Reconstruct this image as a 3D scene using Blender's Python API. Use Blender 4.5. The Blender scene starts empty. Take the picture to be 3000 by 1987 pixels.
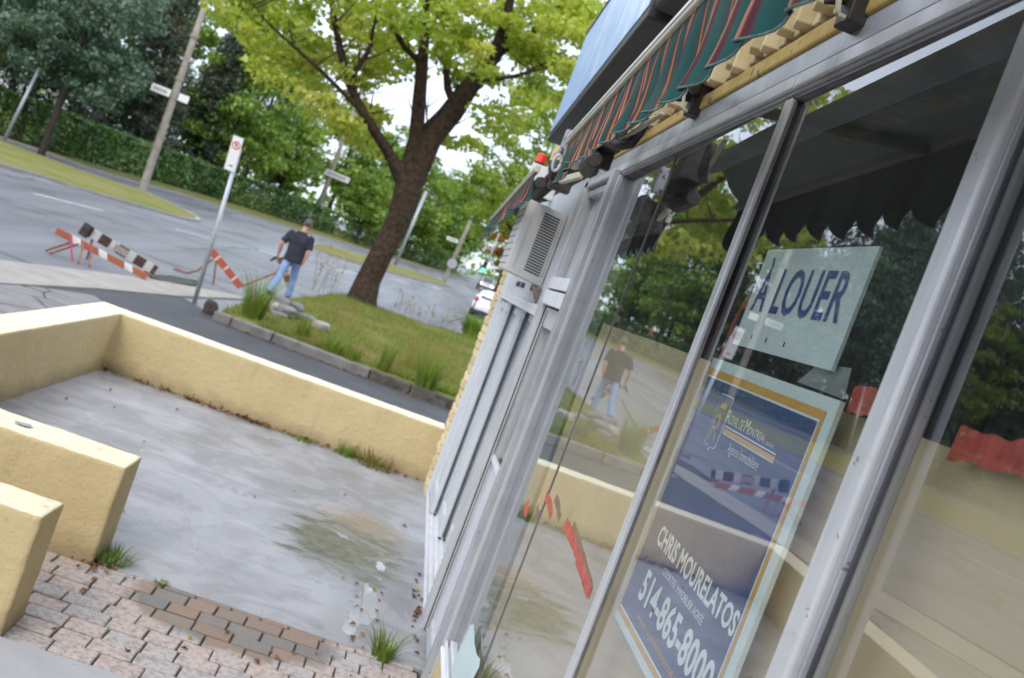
import bpy, bmesh, math, random
import numpy as np
from mathutils import Vector, Matrix, noise
rnd = random.Random(11)
rng = np.random.default_rng(11)
S = bpy.context.scene
COL = S.collection
R = math.radians

# ------------------------------------------------------------------ camera
F_PX, ROLL, YAW, PITCH, EYE = 2917.0, R(20.6), R(5.782), R(2.61), 1.75
fw = Vector((math.sin(YAW) * math.cos(PITCH), math.cos(YAW) * math.cos(PITCH), -math.sin(PITCH)))
r0 = Vector((math.cos(YAW), -math.sin(YAW), 0))
u0 = r0.cross(fw)
rt = math.cos(ROLL) * r0 + math.sin(ROLL) * u0
up = -math.sin(ROLL) * r0 + math.cos(ROLL) * u0
cd = bpy.data.cameras.new('camera')
cam = bpy.data.objects.new('camera', cd)
COL.objects.link(cam)
cam.matrix_world = Matrix(((rt.x, up.x, -fw.x, 0), (rt.y, up.y, -fw.y, 0), (rt.z, up.z, -fw.z, EYE), (0, 0, 0, 1)))
cd.sensor_width = 36
cd.lens = F_PX / 3000 * 36
cd.clip_start, cd.clip_end = 0.05, 5000
cd.dof.use_dof = True
cd.dof.focus_distance = 2.1
cd.dof.aperture_fstop = 6.0
S.camera = cam

# ------------------------------------------------------------------ sky, sun, exposure
W = bpy.data.worlds.new("World")
S.world = W
W.use_nodes = True
wn = W.node_tree
wn.nodes.clear()
SUN_EL, SUN_AZ = R(42), R(205)
sky = wn.nodes.new('ShaderNodeTexSky')
sky.sky_type = 'NISHITA'
sky.sun_disc = False
sky.sun_elevation, sky.sun_rotation = SUN_EL, SUN_AZ
sky.air_density, sky.dust_density, sky.ozone_density = 1.0, 4.0, 1.0
tc = wn.nodes.new('ShaderNodeTexCoord')
cl = wn.nodes.new('ShaderNodeTexNoise')
cl.inputs['Scale'].default_value = 2.2
cl.inputs['Detail'].default_value = 6
cr = wn.nodes.new('ShaderNodeValToRGB')
cr.color_ramp.elements[0].position, cr.color_ramp.elements[0].color = 0.3, (7.6, 8.6, 10.6, 1)
cr.color_ramp.elements[1].position, cr.color_ramp.elements[1].color = 0.7, (10.5, 11.2, 12.4, 1)
mx = wn.nodes.new('ShaderNodeMixRGB')
mx.inputs[0].default_value = 0.82
bg = wn.nodes.new('ShaderNodeBackground')
bg.inputs[1].default_value = 0.15
wo = wn.nodes.new('ShaderNodeOutputWorld')
wn.links.new(tc.outputs['Generated'], cl.inputs['Vector'])
wn.links.new(cl.outputs['Fac'], cr.inputs[0])
wn.links.new(sky.outputs[0], mx.inputs[1])
wn.links.new(cr.outputs[0], mx.inputs[2])
wn.links.new(mx.outputs[0], bg.inputs[0])
wn.links.new(bg.outputs[0], wo.inputs[0])

sd = bpy.data.lights.new('sun', 'SUN')
sd.energy, sd.angle, sd.color = 1.3, R(25), (1.0, 0.96, 0.9)
sun = bpy.data.objects.new('sun', sd)
COL.objects.link(sun)
sdir = Vector((math.sin(SUN_AZ) * math.cos(SUN_EL), math.cos(SUN_AZ) * math.cos(SUN_EL), math.sin(SUN_EL)))
sun.rotation_euler = sdir.to_track_quat('Z', 'Y').to_euler()

S.view_settings.view_transform = 'Standard'
S.view_settings.look = 'None'
S.view_settings.exposure = 0.24
S.view_settings.gamma = 1
S.render.engine = 'CYCLES'
S.cycles.max_bounces = 8
S.cycles.transparent_max_bounces = 12
S.cycles.caustics_reflective = False
S.cycles.caustics_refractive = False
S.cycles.sample_clamp_indirect = 6

# ------------------------------------------------------------------ helpers: tags, things, meshes
def tag(o, label=None, cat=None, group=None, kind=None):
    if label: o['label'] = label
    if cat: o['category'] = cat
    if group: o['group'] = group
    if kind: o['kind'] = kind
    return o

def thing(name, label, cat, loc=(0, 0, 0), rotz=0, group=None):
    o = bpy.data.objects.new(name, None)
    COL.objects.link(o)
    o.location = loc
    o.rotation_euler = (0, 0, rotz)
    o.empty_display_size = 0.2
    return tag(o, label, cat, group)

def link(name, me, mat, root=None, world=True):
    o = bpy.data.objects.new(name, me)
    COL.objects.link(o)
    if mat is not None and not me.materials: me.materials.append(mat)
    if root is not None:
        o.parent = root
        if world:
            l = root.matrix_local.translation.copy() if False else Vector(root.location)
            p = root.parent
            while p is not None:
                l = l + Vector(p.location); p = p.parent
            o.location = -l
    return o

def dup(root, loc, rotz=None, label=None, scale=None, group=None):
    r = root.copy(); COL.objects.link(r)
    r.location = loc
    if rotz is not None: r.rotation_euler = (0, 0, rotz)
    if scale is not None: r.scale = scale if hasattr(scale, '__len__') else (scale,) * 3
    if label: r['label'] = label
    if group: r['group'] = group
    for ch in list(root.children):
        c = ch.copy(); COL.objects.link(c); c.parent = r
        for g in ch.children:
            d = g.copy(); COL.objects.link(d); d.parent = c
    return r

class MB:
    def __init__(s): s.v, s.f = [], []
    def add(s, vs, fs):
        b = len(s.v); s.v += [tuple(p) for p in vs]; s.f += [tuple(i + b for i in q) for q in fs]; return s
    def box(s, x0, x1, y0, y1, z0, z1):
        return s.add([(x0, y0, z0), (x1, y0, z0), (x1, y1, z0), (x0, y1, z0), (x0, y0, z1), (x1, y0, z1), (x1, y1, z1), (x0, y1, z1)],
                     [(0, 3, 2, 1), (4, 5, 6, 7), (0, 1, 5, 4), (1, 2, 6, 5), (2, 3, 7, 6), (3, 0, 4, 7)])
    def obox(s, c, size, rot):
        hx, hy, hz = (q / 2 for q in size)
        m = rot if isinstance(rot, Matrix) else Matrix.Rotation(rot, 3, 'Z')
        pts = [Vector(c) + m @ Vector((a * hx, b * hy, d * hz)) for d in (-1, 1) for a, b in ((-1, -1), (1, -1), (1, 1), (-1, 1))]
        return s.add(pts, [(0, 3, 2, 1), (4, 5, 6, 7), (0, 1, 5, 4), (1, 2, 6, 5), (2, 3, 7, 6), (3, 0, 4, 7)])
    def bar(s, a, b, w, h, upv=(0, 0, 1)):
        a, b = Vector(a), Vector(b); d = (b - a).normalized(); u = Vector(upv)
        x = d.cross(u).normalized(); u = x.cross(d).normalized()
        m = Matrix((x, d, u)).transposed()
        return s.obox((a + b) / 2, (w, (b - a).length, h), m)
    def tube(s, pts, rad, seg=10, cap=True, flat=1.0):
        pts = [Vector(p) for p in pts]
        if not hasattr(rad, '__len__'): rad = [rad] * len(pts)
        n = len(pts); rings = []
        t = (pts[1] - pts[0]).normalized()
        x = t.orthogonal().normalized()
        for i, p in enumerate(pts):
            tt = (pts[min(i + 1, n - 1)] - pts[max(i - 1, 0)]).normalized()
            x = (x - tt * x.dot(tt)).normalized(); y = tt.cross(x)
            rings.append([p + (x * math.cos(a) + y * math.sin(a) * flat) * rad[i] for a in (2 * math.pi * k / seg for k in range(seg))])
        return s.rings(rings, cap)
    def rings(s, rings, cap=True):
        b = len(s.v); n = len(rings[0])
        for rg in rings: s.v += [tuple(p) for p in rg]
        for i in range(len(rings) - 1):
            for k in range(n):
                k2 = (k + 1) % n
                s.f.append((b + i * n + k, b + i * n + k2, b + (i + 1) * n + k2, b + (i + 1) * n + k))
        if cap:
            s.f.append(tuple(b + k for k in reversed(range(n))))
            s.f.append(tuple(b + (len(rings) - 1) * n + k for k in range(n)))
        return s
    def ellipsoid(s, c, r, nu=12, nv=8):
        rg = []
        for j in range(nv + 1):
            t = -math.pi / 2 + math.pi * j / nv
            t = max(-1.5, min(1.5, t))
            rg.append([(c[0] + r[0] * math.cos(t) * math.cos(2 * math.pi * k / nu), c[1] + r[1] * math.cos(t) * math.sin(2 * math.pi * k / nu), c[2] + r[2] * math.sin(t)) for k in range(nu)])
        return s.rings(rg)
    def prism(s, poly, z0, z1):
        n = len(poly)
        a = sum(poly[i][0] * poly[(i + 1) % n][1] - poly[(i + 1) % n][0] * poly[i][1] for i in range(n))
        if a < 0: poly = poly[::-1]
        vs = [(p[0], p[1], z0) for p in poly] + [(p[0], p[1], z1) for p in poly]
        fs = [tuple(reversed(range(n))), tuple(range(n, 2 * n))] + [(i, (i + 1) % n, n + (i + 1) % n, n + i) for i in range(n)]
        return s.add(vs, fs)
    def mesh(s, name):
        me = bpy.data.meshes.new(name); me.from_pydata(s.v, [], s.f); me.update(); return me
    def build(s, name, mat, root=None, bevel=0, seg=2, smooth=False, world=True):
        me = s.mesh(name)
        if smooth:
            for p in me.polygons: p.use_smooth = True
        o = link(name, me, mat, root, world)
        if bevel:
            m = o.modifiers.new('bevel', 'BEVEL'); m.width = bevel; m.segments = seg; m.limit_method = 'ANGLE'; m.angle_limit = R(40)
        return o

def np_mesh(name, V, Fc):
    me = bpy.data.meshes.new(name)
    n, k = Fc.shape
    me.vertices.add(len(V)); me.vertices.foreach_set('co', np.ascontiguousarray(V, dtype=np.float32).ravel())
    me.loops.add(n * k); me.loops.foreach_set('vertex_index', np.ascontiguousarray(Fc, dtype=np.int32).ravel())
    me.polygons.add(n); me.polygons.foreach_set('loop_start', np.arange(0, n * k, k, dtype=np.int32))
    me.update(calc_edges=True)
    return me

def bake(o):
    dg = bpy.context.evaluated_depsgraph_get()
    me = bpy.data.meshes.new_from_object(o.evaluated_get(dg))
    o.modifiers.clear(); o.data = me
    return o

def organic(mb, name, mat, root, voxel, smooth=2):
    o = mb.build(name, mat, root)
    m = o.modifiers.new('r', 'REMESH'); m.mode = 'VOXEL'; m.voxel_size = voxel
    if smooth:
        k = o.modifiers.new('s', 'SMOOTH'); k.iterations = smooth; k.factor = 0.5
    bake(o)
    if mat and not o.data.materials: o.data.materials.append(mat)
    for p in o.data.polygons: p.use_smooth = True
    return o

# ------------------------------------------------------------------ materials
class NT:
    def __init__(s, name):
        s.m = bpy.data.materials.new(name); s.m.use_nodes = True
        s.nt = s.m.node_tree; s.nt.nodes.clear()
        s._co = None
    def n(s, t, ins=None, **pr):
        nd = s.nt.nodes.new(t)
        for k, v in pr.items(): setattr(nd, k, v)
        for k, v in (ins or {}).items(): s.put(nd.inputs[k], v)
        return nd
    def put(s, sock, v):
        if isinstance(v, bpy.types.NodeSocket): s.nt.links.new(v, sock)
        elif sock.type == 'RGBA' and hasattr(v, '__len__') and len(v) == 3: sock.default_value = (*v, 1)
        else: sock.default_value = v
    def co(s):
        if s._co is None: s._co = s.n('ShaderNodeTexCoord').outputs['Object']
        return s._co
    def xyz(s): return s.n('ShaderNodeSeparateXYZ', {0: s.co()}).outputs
    def map(s, scale=(1, 1, 1), rot=(0, 0, 0), loc=(0, 0, 0)):
        return s.n('ShaderNodeMapping', {'Vector': s.co(), 'Scale': scale, 'Rotation': rot, 'Location': loc}).outputs[0]
    def noise(s, scale, detail=4, rough=.55, vec=None, dist=0):
        return s.n('ShaderNodeTexNoise', {'Vector': vec or s.co(), 'Scale': scale, 'Detail': detail, 'Roughness': rough, 'Distortion': dist}).outputs['Fac']
    def ramp(s, fac, els, interp='LINEAR'):
        nd = s.n('ShaderNodeValToRGB', {0: fac}); r = nd.color_ramp; r.interpolation = interp
        while len(r.elements) < len(els): r.elements.new(0.5)
        for e, (p, c) in zip(r.elements, els):
            e.position = p; e.color = (*c, 1) if hasattr(c, '__len__') else (c, c, c, 1)
        return nd.outputs[0]
    def mix(s, f, a, b, blend='MIX'):
        nd = s.n('ShaderNodeMixRGB', {0: f, 1: a, 2: b}); nd.blend_type = blend; return nd.outputs[0]
    def math(s, op, a, b=0.0, c=None, clamp=False):
        nd = s.n('ShaderNodeMath', {0: a, 1: b}, operation=op); nd.use_clamp = clamp
        if c is not None: s.put(nd.inputs[2], c)
        return nd.outputs[0]
    def island(s): return s.n('ShaderNodeNewGeometry').outputs['Random Per Island']
    def bump(s, h, st=.3, d=.01, nrm=None):
        i = {'Height': h, 'Strength': st, 'Distance': d}
        if nrm is not None: i['Normal'] = nrm
        return s.n('ShaderNodeBump', i).outputs[0]
    def pbr(s, col, rough=.7, nrm=None, spec=.4, metal=0.0, **extra):
        i = {'Base Color': col, 'Roughness': rough, 'Specular IOR Level': spec, 'Metallic': metal}
        if nrm is not None: i['Normal'] = nrm
        i.update(extra)
        b = s.n('ShaderNodeBsdfPrincipled', i)
        return s.out(b.outputs[0])
    def out(s, sh):
        s.n('ShaderNodeOutputMaterial', {0: sh}); return s.m

def simple(name, c1, c2=None, scale=8, rough=.7, spec=.4, metal=0.0, bump=0, bscale=None, bd=.005, rand=0, detail=5, spots=None, rough2=None):
    t = NT(name)
    c2 = c2 or tuple(min(1, x * 1.25) for x in c1)
    n1 = t.noise(scale, detail, .6)
    col = t.ramp(n1, [(.3, c1), (.7, c2)])
    if rand:
        k = t.n('ShaderNodeHueSaturation', {'Color': col, 'Value': t.math('MULTIPLY_ADD', t.island(), rand * 2, 1 - rand)})
        col = k.outputs[0]
    if spots:
        sc, thr, c = spots
        col = t.mix(t.ramp(t.noise(sc, 3, .6), [(thr, 0.0), (thr + .04, 1.0)]), col, c)
    nrm = None
    if bump: nrm = t.bump(t.noise(bscale or scale * 4, 6, .6), bump, bd)
    rg = rough if rough2 is None else t.ramp(t.noise(scale * 1.7, 4), [(.35, rough), (.65, rough2)])
    return t.pbr(col, rg, nrm, spec, metal)

def foliage(name, cols, scale=.6, trans=.45, rw=.55, gloss=.06):
    t = NT(name)
    f = t.math('ADD', t.math('MULTIPLY', t.island(), rw), t.math('MULTIPLY_ADD', t.noise(scale, 3, .5), 1.5, -.75 + (1 - rw) / 2))
    n = len(cols)
    col = t.ramp(f, [(i / (n - 1), c) for i, c in enumerate(cols)])
    d = t.n('ShaderNodeBsdfDiffuse', {'Color': col}).outputs[0]
    tr = t.n('ShaderNodeBsdfTranslucent', {'Color': t.mix(1.0, col, (1.0, 1.05, .6), 'MULTIPLY')}).outputs[0]
    g = t.n('ShaderNodeBsdfGlossy', {'Color': (.8, .85, .9), 'Roughness': .45}).outputs[0]
    m = t.n('ShaderNodeMixShader', {0: trans, 1: d, 2: tr}).outputs[0]
    m = t.n('ShaderNodeMixShader', {0: gloss, 1: m, 2: g}).outputs[0]
    return t.out(m)

def paint(name, col, rough=.4, spec=.5):
    return simple(name, tuple(c * .92 for c in col), tuple(min(1, c * 1.05) for c in col), 6, rough, spec)
def T(y): return -.12 + max(0.0, min(y, 260.0) - 45.0) * .0157

M = {}
t = NT('concrete_patio')
x, y, z = t.xyz()
base = t.ramp(t.noise(1.3, 7, .62), [(.3, (.315, .317, .332)), (.5, (.385, .385, .398)), (.72, (.445, .443, .455))])
streak = t.noise(3.2, 5, .6, t.map((1, .35, 1), (0, 0, R(20))))
base = t.mix(t.ramp(streak, [(.45, 0.0), (.7, .6)]), base, (.21, .215, .235))
damp = t.ramp(t.noise(1.1, 6, .6, t.map((1, .45, 1), loc=(3, 1, 0))), [(.48, 0.0), (.6, .8)])
base = t.mix(damp, base, (.215, .21, .20))
band = t.ramp(t.noise(2.0, 7, .7, t.map((.7, 1.4, 1), (0, 0, R(-9)), (5, 3, 0)), .8), [(.45, 0.0), (.66, .42)])
base = t.mix(band, base, (.26, .265, .285))
pale = t.ramp(t.noise(3.4, 6, .65, t.map((.5, 1.6, 1), (0, 0, R(8)), (1, 8, 0))), [(.57, 0.0), (.68, .4)])
base = t.mix(pale, base, (.50, .505, .54))
def blob(cx, cy, rx, ry, wob=.5, sc=3.0, st=None):
    a = t.math('DIVIDE', t.math('SUBTRACT', x, cx), rx); b = t.math('DIVIDE', t.math('SUBTRACT', y, cy), ry)
    d = t.math('SQRT', t.math('ADD', t.math('MULTIPLY', a, a), t.math('MULTIPLY', b, b)))
    return t.math('ADD', d, t.math('MULTIPLY_ADD', t.noise(sc, 7, .7, t.map((.55, 1.5, 1), (0, 0, R(-8))) if st else None, .4 if st else 0), wob * 2, -wob))
s1 = t.ramp(blob(.10, 5.85, .40, .70, 1.0, 5.0, 1), [(.72, 1.0), (1.0, 0.0)])
base = t.mix(s1, base, t.ramp(t.noise(14, 4), [(.35, (.06, .062, .026)), (.65, (.16, .155, .09))]))
s2 = t.ramp(blob(.14, 6.42, .36, .30, .8, 5, 1), [(.5, .75), (1.0, 0.0)])
base = t.mix(s2, base, (.33, .24, .16))
s3 = t.ramp(blob(.46, 5.1, .13, .6, .5, 5), [(.4, .55), (1.0, 0.0)])
base = t.mix(s3, base, (.22, .21, .21))
base = t.mix(t.ramp(t.noise(160, 3, .6), [(.3, .35), (.7, 0.0)]), base, (.20, .20, .21))
pat = t.ramp(t.noise(2.6, 7, .68, t.map((.8, 1.05, 1), (0, 0, R(24)), (9, 4, 0)), .9), [(.50, 0.0), (.545, .24)])
base = t.mix(pat, base, (.50, .50, .525))
pa2 = t.ramp(t.noise(3.1, 7, .68, t.map((.7, 1.2, 1), (0, 0, R(-12)), (2, 14, 0)), .8), [(.54, 0.0), (.60, .34)])
base = t.mix(pa2, base, (.235, .235, .235))
jl = t.math('ABSOLUTE', t.math('ADD', t.math('SUBTRACT', y, 6.35), t.math('MULTIPLY', t.noise(3, 4), .02)))
base = t.mix(t.ramp(jl, [(.003, .55), (.008, 0.0)]), base, (.14, .135, .13))
cr2 = t.n('ShaderNodeTexVoronoi', {'Vector': t.mix(.3, t.co(), t.n('ShaderNodeTexNoise', {'Vector': t.co(), 'Scale': 2.5, 'Detail': 6.0}).outputs['Color']), 'Scale': .9}, feature='DISTANCE_TO_EDGE').outputs['Distance']
base = t.mix(t.ramp(cr2, [(.001, .22), (.003, 0.0)]), base, (.15, .145, .14))
spk = t.ramp(t.noise(70, 2, .5), [(.73, 0.0), (.76, .8)])
base = t.mix(spk, base, (.12, .10, .08))
wht = t.ramp(t.noise(9, 4, .6, t.map((1, .6, 1), loc=(7, 2, 0))), [(.69, 0.0), (.74, .6)])
base = t.mix(wht, base, (.50, .51, .55))
rg = t.math('MULTIPLY_ADD', damp, -.25, .62)
rg = t.math('MULTIPLY_ADD', s1, -.3, rg)
M['patio'] = t.pbr(base, rg, t.bump(t.noise(90, 6, .65), .35, .004), .45)

t = NT('concrete_kerb')
b = t.ramp(t.noise(5, 6, .6), [(.3, (.11, .107, .102)), (.5, (.17, .166, .158)), (.72, (.22, .215, .205))])
M['kerb'] = t.pbr(b, .85, t.bump(t.noise(50, 4), .35, .006), .3)
M['kerb_dark'] = simple('mossy_kerb', (.04, .037, .03), (.13, .12, .105), 9, .9, .2, bump=.5)
M['sidewalk'] = simple('sidewalk_concrete', (.28, .26, .235), (.385, .355, .325), 2.5, .85, .3, bump=.25, bscale=40, spots=(14, .66, (.27, .24, .2)))
M['near_slab'] = simple('near_concrete', (.33, .335, .345), (.43, .43, .44), 3, .7, .35, bump=.2, bscale=70, spots=(30, .68, (.24, .23, .22)))

t = NT('asphalt_road')
b = t.ramp(t.noise(.5, 6, .6, t.map((1.6, .12, 1), (0, 0, R(-14)))), [(.3, (.115, .120, .140)), (.7, (.205, .21, .232))])
b = t.mix(t.ramp(t.noise(60, 2), [(.4, 0.0), (.8, .3)]), b, (.28, .28, .28))
b = t.mix(t.ramp(t.noise(.35, 5, .6, t.map(loc=(4, 9, 0))), [(.56, 0.0), (.64, .5)]), b, (.075, .077, .085))
vr = t.n('ShaderNodeTexVoronoi', {'Vector': t.mix(.35, t.co(), t.n('ShaderNodeTexNoise', {'Vector': t.co(), 'Scale': .8, 'Detail': 6.0}).outputs['Color']), 'Scale': .28}, feature='DISTANCE_TO_EDGE').outputs['Distance']
b = t.mix(t.ramp(vr, [(.006, .8), (.018, 0.0)]), b, (.05, .05, .055))
b = t.mix(t.ramp(t.noise(.9, 6, .7, t.map((1.6, .06, 1), (0, 0, R(-15)), (1, 1, 0))), [(.52, 0.0), (.64, .5)]), b, (.10, .102, .115))
rg = t.ramp(t.noise(.45, 5, .6, t.map((1.5, .15, 1), (0, 0, R(-14)), (2, 0, 0))), [(.35, .30), (.65, .58)])
M['road'] = t.pbr(b, rg, t.bump(t.noise(90, 3), .3, .005), .5)
t = NT('asphalt_drive')
b = t.ramp(t.noise(90, 3, .6), [(.35, (.035, .037, .043)), (.75, (.085, .088, .098))])
b = t.mix(t.ramp(t.noise(1.2, 5), [(.45, 0.0), (.7, .4)]), b, (.10, .10, .105))
M['drive'] = t.pbr(b, .62, t.bump(t.noise(120, 3), .4, .004), .4)
t = NT('asphalt_old')
b = t.ramp(t.noise(2.5, 6, .6), [(.3, (.17, .165, .165)), (.7, (.26, .25, .245))])
vo = t.n('ShaderNodeTexVoronoi', {'Vector': t.mix(.12, t.co(), t.n('ShaderNodeTexNoise', {'Vector': t.co(), 'Scale': 3.0}).outputs['Color']), 'Scale': 1.6}, feature='DISTANCE_TO_EDGE')
b = t.mix(t.ramp(vo.outputs['Distance'], [(.008, 1.0), (.03, 0.0)]), b, (.045, .045, .05))
M['old'] = t.pbr(b, .75, t.bump(t.noise(80, 3), .3, .005), .35)
t = NT('lawn_soil')
b = t.ramp(t.noise(3, 6, .6), [(.28, (.19, .14, .06)), (.5, (.19, .18, .05)), (.72, (.13, .18, .035))])
M['lawn'] = t.pbr(b, .95, t.bump(t.noise(40, 5), .8, .03), .1)
t = NT('verge_grass')
b = t.ramp(t.noise(1.1, 7, .7), [(.3, (.13, .19, .035)), (.5, (.22, .25, .055)), (.62, (.30, .27, .10)), (.75, (.33, .26, .14))])
b = t.mix(t.ramp(t.noise(9, 5, .7), [(.4, .45), (.65, 0.0)]), b, (.07, .10, .02))
b = t.mix(t.ramp(t.noise(.35, 4, .6), [(.42, .6), (.62, 0.0)]), b, (.30, .25, .12))
M['verge'] = t.pbr(b, .95, t.bump(t.noise(16, 6, .7), 1.0, .05), .1)
M['line'] = simple('road_paint', (.55, .55, .56), (.78, .78, .8), 12, .6, .3)

def sheet(name, poly, zo, mat, depth=0, tri=True):
    pts = []
    n = len(poly)
    for i in range(n):
        a, b = poly[i], poly[(i + 1) % n]
        pts.append(a)
        if (a[1] - 45) * (b[1] - 45) < 0:
            k = (45 - a[1]) / (b[1] - a[1]); pts.append((a[0] + (b[0] - a[0]) * k, 45.0))
    bm = bmesh.new()
    vs = [bm.verts.new((p[0], p[1], 0)) for p in pts]
    f = bm.faces.new(vs)
    f.normal_update()
    if f.normal.z < 0: f.normal_flip()
    bmesh.ops.triangulate(bm, faces=bm.faces[:])
    bmesh.ops.bisect_plane(bm, geom=bm.verts[:] + bm.edges[:] + bm.faces[:], plane_co=(0, 45, 0), plane_no=(0, 1, 0))
    for v in bm.verts: v.co.z = T(v.co.y) + zo
    if depth:
        be = [e for e in bm.edges if e.is_boundary]
        r = bmesh.ops.extrude_edge_only(bm, edges=be)
        for v in [q for q in r['geom'] if isinstance(q, bmesh.types.BMVert)]: v.co.z -= depth
    bmesh.ops.recalc_face_normals(bm, faces=bm.faces[:])
    me = bpy.data.meshes.new(name); bm.to_mesh(me); bm.free()
    o = link(name, me, mat)
    o['kind'] = 'structure'
    return o

# one ground / road sheet to the horizon
g = MB()
ys = [-800, 45, 260, 2500]
for i in range(3):
    a, b = ys[i], ys[i + 1]
    g.add([(-1500, a, T(a)), (1500, a, T(a)), (1500, b, T(b)), (-1500, b, T(b))], [(0, 1, 2, 3)])
tag(g.build('road', M['road']), kind='structure')
sheet('driveway', [(-6, 3.0), (-4.3, 10.4), (-3.9, 13.2), (-3.35, 15.5), (-2.6, 14.6), (-2.5, 14.35), (4, 13.6), (4, 3.0)], .008, M['drive'])
sheet('old_apron', [(-7.5, 2), (-4.9, 10.2), (-4.25, 11.3), (-3.75, 12.6), (-3.0, 11.6), (-2.6, 8.0), (-2.6, 2)], .014, M['old'])
sheet('sidewalk', [(-9.2, 0.0), (-8.2, 1.0), (-4.25, 10.9), (-3.9, 13.2), (-3.4, 15.4), (-2.95, 18.4), (-3.15, 18.5), (-4.15, 16.1), (-4.95, 12.5), (-8.9, -1)], .03, M['sidewalk'], .06)
sheet('pavement', [(-1.2, 25.4), (.5, 25.6), (4.6, 34), (9, 48), (7.6, 48), (2.6, 35.5), (.7, 29.3), (-.9, 27.4)], .03, M['sidewalk'], .06)
m1 = [(-19.5, 40), (-12.9, 29), (-12.2, 32.2), (-11, 33.8), (-10.2, 36.3), (-9.4, 38.5), (-9.3, 41), (-9.9, 43.6), (-10.9, 45.6), (-13.8, 48.9), (-15.2, 47.4), (-16.2, 46.2), (-17.6, 46.6), (-20, 45)]
m1 = [(-26, 22), (-18, 14), (-13.6, 27.5)] + m1[2:-1] + [(-21, 47)]
sheet('median_kerb', m1, .10, M['sidewalk'], .14)
def inset(poly, d):
    cx = sum(p[0] for p in poly) / len(poly); cy = sum(p[1] for p in poly) / len(poly)
    n = len(poly); out = []
    a = sum(poly[i][0] * poly[(i + 1) % n][1] - poly[(i + 1) % n][0] * poly[i][1] for i in range(n))
    sg = 1 if a > 0 else -1
    for i in range(n):
        p, q, r = Vector(poly[i - 1]), Vector(poly[i]), Vector(poly[(i + 1) % n])
        e1, e2 = (q - p).normalized(), (r - q).normalized()
        nn = (Vector((-e1.y, e1.x)) + Vector((-e2.y, e2.x)))
        nn = nn.normalized() * d * sg
        out.append((q.x + nn.x, q.y + nn.y))
    return out
sheet('median_grass', inset(m1, .22), .112, M['verge'], .02)
m2 = [(-8.2, 72), (-7.6, 62), (-6.7, 56.8), (-5.4, 55.3), (-4.5, 56.2), (-2.2, 60.6), (-.1, 66.8), (1.8, 74.2), (1.9, 78), (.4, 83), (-3.3, 81), (-6.8, 78.6)]
m2 = [(-6.9, 57.2), (-5.4, 55.0), (-4.4, 56.2), (-2.2, 60.6), (-.1, 66.8), (1.8, 74.4), (1.5, 78), (.3, 80), (-2.0, 76), (-5.0, 70.5), (-7.2, 64)]
sheet('second_median_kerb', m2, .10, M['sidewalk'], .14)
sheet('second_median_grass', inset(m2, .2), .112, M['verge'], .02)
v1 = [(-21.5, 49.6), (-19.9, 51.6), (-17.6, 52.2), (-16.3, 55.2), (-15.4, 61), (-13, 66.4), (-10.9, 71.5), (-8.8, 79), (-5.2, 88), (-1.8, 98), (2.8, 113), (5.0, 122), (-60, 160), (-80, 60)]
v1 = [(-70, 20), (-27, 40)] + v1
sheet('verge_kerb', v1, .10, M['sidewalk'], .14)
sheet('verge_grass', inset(v1, .25), .112, simple('olive_grass', (.10, .12, .03), (.19, .18, .07), 1.2, .95, .1, bump=.6, bscale=15, bd=.03), .02)  # olive grass, darker in tone than on the medians
sheet('far_lawn', [(7.3, 95), (6.0, 108), (7.5, 125), (60, 160), (60, 40), (12, 60)], .1, M['verge'], .12)
# lane dashes (road markings)
for i, (a, b) in enumerate([((-12.2, 16.5), (-11.2, 19.6)), ((-9.58, 25.0), (-8.77, 27.8)), ((-7.72, 31.4), (-6.95, 33.4)), ((-6.02, 36.8), (-5.25, 38.6)), ((-1.85, 54.7), (-.97, 57.6)), ((.45, 63.0), (1.15, 66)), ((-3.9, 44.6), (-3.1, 47.2))]):
    d = (Vector(b) - Vector(a)).normalized(); p = Vector((-d.y, d.x)) * .07
    sheet('lane_marking', [tuple(Vector(a) + p), tuple(Vector(a) - p), tuple(Vector(b) - p), tuple(Vector(b) + p)], .006, M['line'])

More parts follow.
